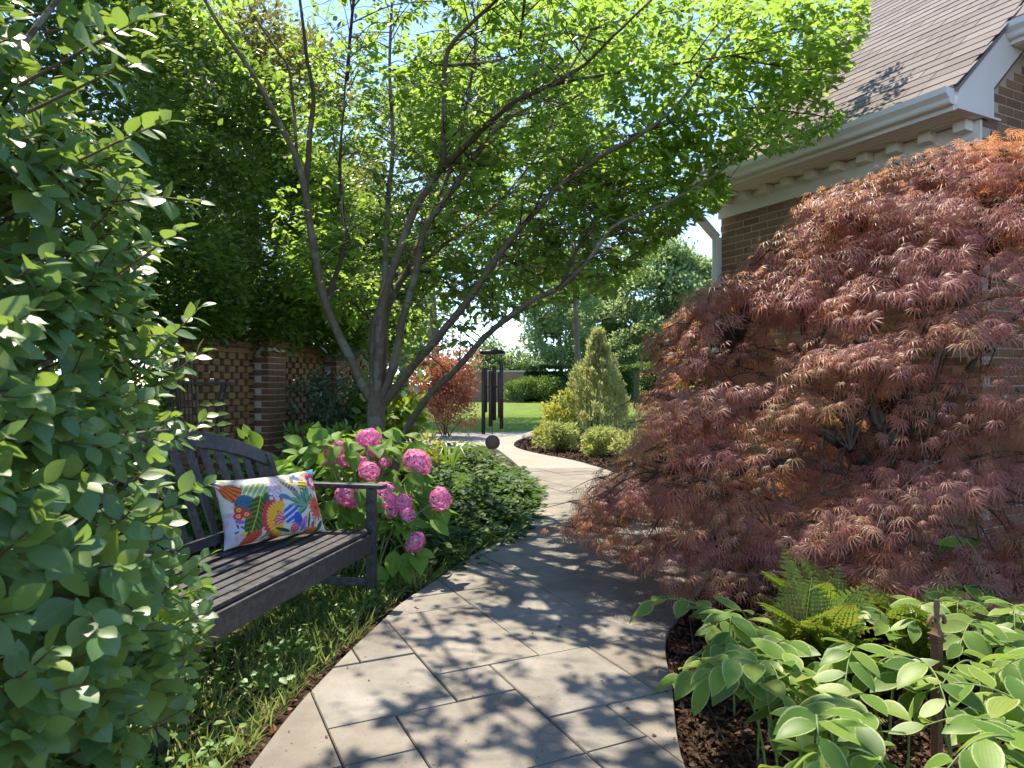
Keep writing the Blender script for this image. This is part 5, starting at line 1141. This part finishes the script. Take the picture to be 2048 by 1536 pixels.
# ------------------------------------------------------------------ ground layer
def inside_path(p): return in_poly(p[:, 0], p[:, 1], path_poly)
def scatter(n, x0, x1, y0, y1, poly=None):
    p = np.column_stack([rng.uniform(x0, x1, n), rng.uniform(y0, y1, n), np.zeros(n)]); k = ~inside_path(p)
    if poly is not None: k &= in_poly(p[:, 0], p[:, 1], poly)
    return p[k]
BLADE = (np.array([(-.035, 0, 0), (.035, 0, 0), (-.03, .5, .06), (.03, .5, .06), (0, 1, .22)]), np.array([(0, 1, 3), (0, 3, 2), (2, 3, 4)]), np.array([(-1, 0), (1, 0), (-1, .5), (1, .5), (0, 1)]))
def xl(y): return np.interp(y, [q[1] for q in PL[:14]], [q[0] for q in PL[:14]])
def grass(name, p, h, lab, mat='grass', lean=.55):
    n = len(p); d = nrm(np.column_stack([rng.normal(size=n) * lean, rng.normal(size=n) * lean, np.ones(n)])); nn = nrm(np.column_stack([rng.normal(size=(n, 2)), rng.random(n) * .2]))
    o = foliage(name, BLADE, p, d, nn, h * (.5 + .9 * rng.random(n)), M[mat]); return tag(o, lab, 'grass')
p = scatter(26000, -2.1, -.45, 1.3, 4.3); p = p[(p[:, 0] < xl(p[:, 1]) - .07)]; dens = .5 + .5 * np.sin(p[:, 0] * 7 + 2 * np.sin(p[:, 1] * 4)) * np.cos(p[:, 1] * 5.3); p = p[rng.random(len(p)) < .35 + .65 * dens]
grass('grass', p, .085, 'rough green grass between the bench and the path', lean=.8)
p = scatter(9000, -.8, .25, 4.0, 6.3); p = p[(p[:, 0] < xl(p[:, 1]) - .04) & (p[:, 0] > xl(p[:, 1]) - .5)]
tag(grass('dry_grass', p, .12, 'straw coloured and green grass tufts under the ground cover by the path bend', lean=1.0), kind='stuff')
p = scatter(70000, -6, 9, 16.3, 27, lawn_poly); grass('lawn_grass', p + (0, 0, .012), .05, 'short mown grass of the far lawn', 'lawn_blade', .5)
# weeds: three-leaflet sprigs
c_ = scatter(420, -2.0, -.5, 1.6, 4.6); c_ = c_[c_[:, 0] < xl(c_[:, 1]) - .1]; k = len(c_); idx = np.repeat(np.arange(k), 7); n = len(idx); a = rng.random(n) * 6.283
pos = c_[idx] + np.column_stack([.02 * np.cos(a), .02 * np.sin(a), rng.uniform(.03, .10, n)]); tag(foliage('clover_weeds', L8r, pos, nrm(np.column_stack([np.cos(a), np.sin(a), rng.normal(size=n) * .2])), nrm(np.column_stack([rng.normal(size=(n, 2)) * .3, np.ones(n)])), .036 * rng.uniform(.6, 1.4, n), M['weed_leaf']), 'small bright green leafy weeds sprinkled through the grass', 'weeds')
# mulch chips
CHIP = diamond_tpl(.22, .5, .1)
def chips(name, p, size, lab):
    n = len(p); tag(foliage(name, CHIP, p + np.column_stack([np.zeros((n, 2)), rng.uniform(.004, .022, n)]), nrm(rng.normal(size=(n, 3)) * (1, 1, .3)), nrm(np.column_stack([rng.normal(size=(n, 2)) * .5, np.ones(n)])), size * rng.uniform(.5, 1.5, n), M['chip']), lab, 'mulch')
p = scatter(34000, .45, 3.0, 1.2, 3.9); chips('mulch_chips', p, .032, 'dark shredded bark mulch along the path edge beside the variegated plants')
p = scatter(16000, .0, 3.2, 8.6, 16.5); chips('bark_mulch', p, .06, 'brown bark mulch of the island bed under the cream shrubs')
p = scatter(9000, -1.0, .25, 1.4, 7.5); p = p[(p[:, 0] > xl(p[:, 1]) - .16)]; chips('edge_mulch', p, .03, 'narrow line of dark mulch between the grass and the pavers')
p = scatter(260, -1.6, .2, 1.5, 6.0); p = p[p[:, 0] > xl(p[:, 1]) - .75]; n = len(p)
tag(foliage('leaf_litter', L8, p + (0, 0, .025), nrm(rng.normal(size=(n, 3)) * (1, 1, .2)), nrm(np.column_stack([rng.normal(size=(n, 2)) * .4, np.ones(n)])), .045 * rng.uniform(.5, 1.2, n), M['litter']), 'scattered dry orange brown leaves along the path edge', 'leaves')
pd = np.column_stack([rng.uniform(-.8, 1.6, 1500), rng.uniform(1.4, 8, 1500), np.full(1500, .047)]); pd = pd[inside_path(pd)]; ed = np.minimum(np.abs(pd[:, 0] - xl(pd[:, 1])), np.abs(pd[:, 0] - np.interp(pd[:, 1], [q[1] for q in PR[:12]], [q[0] for q in PR[:12]]))); pd = pd[rng.random(len(pd)) < np.interp(ed, [0, .15, .5], [.9, .22, .07])]; n = len(pd)
tag(foliage('path_debris', CHIP, pd, nrm(rng.normal(size=(n, 3)) * (1, 1, .15)), nrm(np.column_stack([rng.normal(size=(n, 2)) * .25, np.ones(n)])), .018 * rng.uniform(.5, 1.7, n), M['litter']), 'tiny leaf bits and mulch crumbs fallen on the pavers', 'debris', kind='stuff')
# dark ground cover on the inside of the bend
c_ = scatter(3000, -1.5, .32, 4.4, 9.4); w_ = xl(c_[:, 1]) - c_[:, 0]; c_ = c_[(w_ > .0) & (w_ < 1.05)]; c_ = c_[:560]; k = len(c_); w_ = xl(c_[:, 1]) - c_[:, 0]
hgt = np.interp(w_, [0, .15, .45, 1.0], [.07, .16, .30, .36]) * rng.uniform(.35, 1.35, k) * (.75 + .35 * np.sin(c_[:, 0] * 6 + c_[:, 1] * 2.7)); idx = np.repeat(np.arange(k), 30); n = len(idx); a = rng.random(n) * 6.283; q = .12 * np.sqrt(rng.random(n))
pos = c_[idx] + np.column_stack([q * np.cos(a), q * np.sin(a), hgt[idx] * np.sqrt(rng.random(n)) + .01]); pos[:, 0] = np.minimum(pos[:, 0], xl(pos[:, 1]) + .10)
tag(foliage('ground_cover', L8, pos, nrm(np.column_stack([np.cos(a), np.sin(a), rng.normal(size=n) * .3])), nrm(np.column_stack([rng.normal(size=(n, 2)) * .4, np.ones(n)])), .075 * rng.uniform(.45, 1.5, n), M['cover_leaf']), 'dark glossy green ground cover spilling over the inside of the path bend', 'ground cover')
c_ = scatter(900, -3.3, -1.15, 4.7, 8.2); c_ = c_[:420]; k = len(c_); idx = np.repeat(np.arange(k), 26); n = len(idx); a = rng.random(n) * 6.283; q = .13 * np.sqrt(rng.random(n)); hgt = rng.uniform(.2, .5, k)
pos = c_[idx] + np.column_stack([q * np.cos(a), q * np.sin(a), hgt[idx] * np.sqrt(rng.random(n)) + .01]); lw_ = (pos[:, :2] - W0) @ hn; pos = pos[lw_ > .3]; n = len(pos); a = rng.random(n) * 6.283
tag(foliage('undergrowth', L8, pos, nrm(np.column_stack([np.cos(a), np.sin(a), rng.normal(size=n) * .4])), nrm(np.column_stack([rng.normal(size=(n, 2)) * .5, np.ones(n)])), .07 * rng.uniform(.6, 1.4, n), M['box_leaf']), 'mixed dark leafy undergrowth at the foot of the pierced wall', 'undergrowth')
# strappy clump, golden juniper, aucuba, blue-green shrub, pinnate sprig
SPB = G(925, 935); SPB = np.array([-.72, 8.0, 0]); spl = empty('strap_leaf_plant', tuple(SPB), 0, 'clump of long green strap leaves beside the hanging chime sail', 'plant')
for k in range(17):
    a = R(k * 137.5); d = np.array([math.cos(a), math.sin(a), 0]); L = rng.uniform(.3, .5); c_ = catmull([(0, 0, 0), d * .10 + (0, 0, .34), d * L * .7 + (0, 0, .52), d * L * 1.25 + (0, 0, .42)], 4); m = len(c_); sd = np.array([-d[1], d[0], 0]); w = np.interp(np.linspace(0, 1, m), [0, .4, 1], [.016, .022, .002])[:, None]
    V = np.vstack([c_ - sd * w, c_ + (0, 0, -.006), c_ + sd * w]); F = np.vstack([[(j, j + 1, m + j + 1, m + j), (m + j, m + j + 1, 2 * m + j + 1, 2 * m + j)] for j in range(m - 1)]).reshape(-1, 4)
    A = np.column_stack([np.zeros(3 * m) + .06 * k, np.repeat((-1, 0, 1), m), np.tile(np.linspace(0, 1, m), 3)]); link('blade', raw_mesh('blade', V, F, A, True, M['strap']), spl)
cs_, rr = lumps((-1.02, 7.35, .36), (.34, .3, .26), 20, .42, 71, 0); shrub('golden_shrub', (-1.02, 7.35, 0), 'golden green feathery low shrub beside the leaning tree stem', 'shrub', cs_, rr, 120, .075, L2n, 'yellow_leaf')
cs_, rr = lumps((-1.5, 8.4, .8), (.5, .5, .6), 24, .42, 72, 0); shrub('aucuba_shrub', (-1.5, 8.4, 0), 'yellow green broadleaf shrub behind the tree trunk', 'shrub', cs_, rr, 34, .15, L8, 'aucuba', up=.2)
cs_, rr = lumps((-2.05, 7.9, .95), (.42, .4, .55), 18, .42, 73, 0); shrub('mahonia_shrub', (-2.05, 7.9, 0), 'blue green spiky shrub between the pierced wall and tree stems', 'shrub', cs_, rr, 40, .12, L2n, 'mahonia', up=.2)
cs_, rr = lumps((-1.75, 6.7, .42), (.5, .5, .36), 18, .42, 74, 0); shrub('leafy_perennial', (-1.75, 6.7, 0), 'mid green leafy perennial at the foot of the tree', 'plant', cs_, rr, 60, .085, L8, 'weed_leaf', up=.3)
def pinnate(base, pts, lab, n, size, mat):
    root = empty('pinnate_sprig', tuple(base), 0, lab, 'plant'); c_ = catmull(pts, 8); V, F = tube(c_, np.linspace(.005, .002, len(c_)), 5); link('stem', raw_mesh('stem', V - np.array(base), F, None, True, M['stem_brown']), root)
    T_ = leaf_tpl(3, .22, .15, .2); me = raw_mesh('leaf', T_[0], T_[1], np.column_stack([np.zeros(len(T_[0])), T_[2]]), True, M[mat])
    for i in range(n):
        f = .4 + .6 * i / (n - 1); j = min(len(c_) - 2, int(f * (len(c_) - 1))); tg = nrm(c_[j + 1] - c_[j]); sd = nrm(np.cross(tg, (0, 1, .2)))
        for e in (-1, 1): o = link('leaf', me, root); o.matrix_local = mat4(c_[j] - np.array(base), nrm(sd * e + tg * .35 + np.array([0, 0, -.15])), (0, -.7, .7), size * rng.uniform(.85, 1.1))
q0 = P(430, 900, 4.9); pinnate((q0[0], 4.9, 0), [(q0[0], 4.9, 0), P(432, 960, 4.9), P(434, 880, 4.9), P(425, 800, 4.85)], 'light green pinnate sprig rising behind the bench back', 8, .10, 'weed_leaf')
q0 = P(520, 930, 4.9); pinnate((q0[0], 4.9, 0), [(q0[0], 4.9, 0), P(470, 960, 4.9), P(480, 890, 4.8), P(505, 868, 4.7)], 'second light green sprig bending over behind the bench back', 7, .085, 'weed_leaf')
print('objects', len(bpy.data.objects), 'tris', sum(len(o.data.polygons) for o in bpy.data.objects if o.type == 'MESH'))
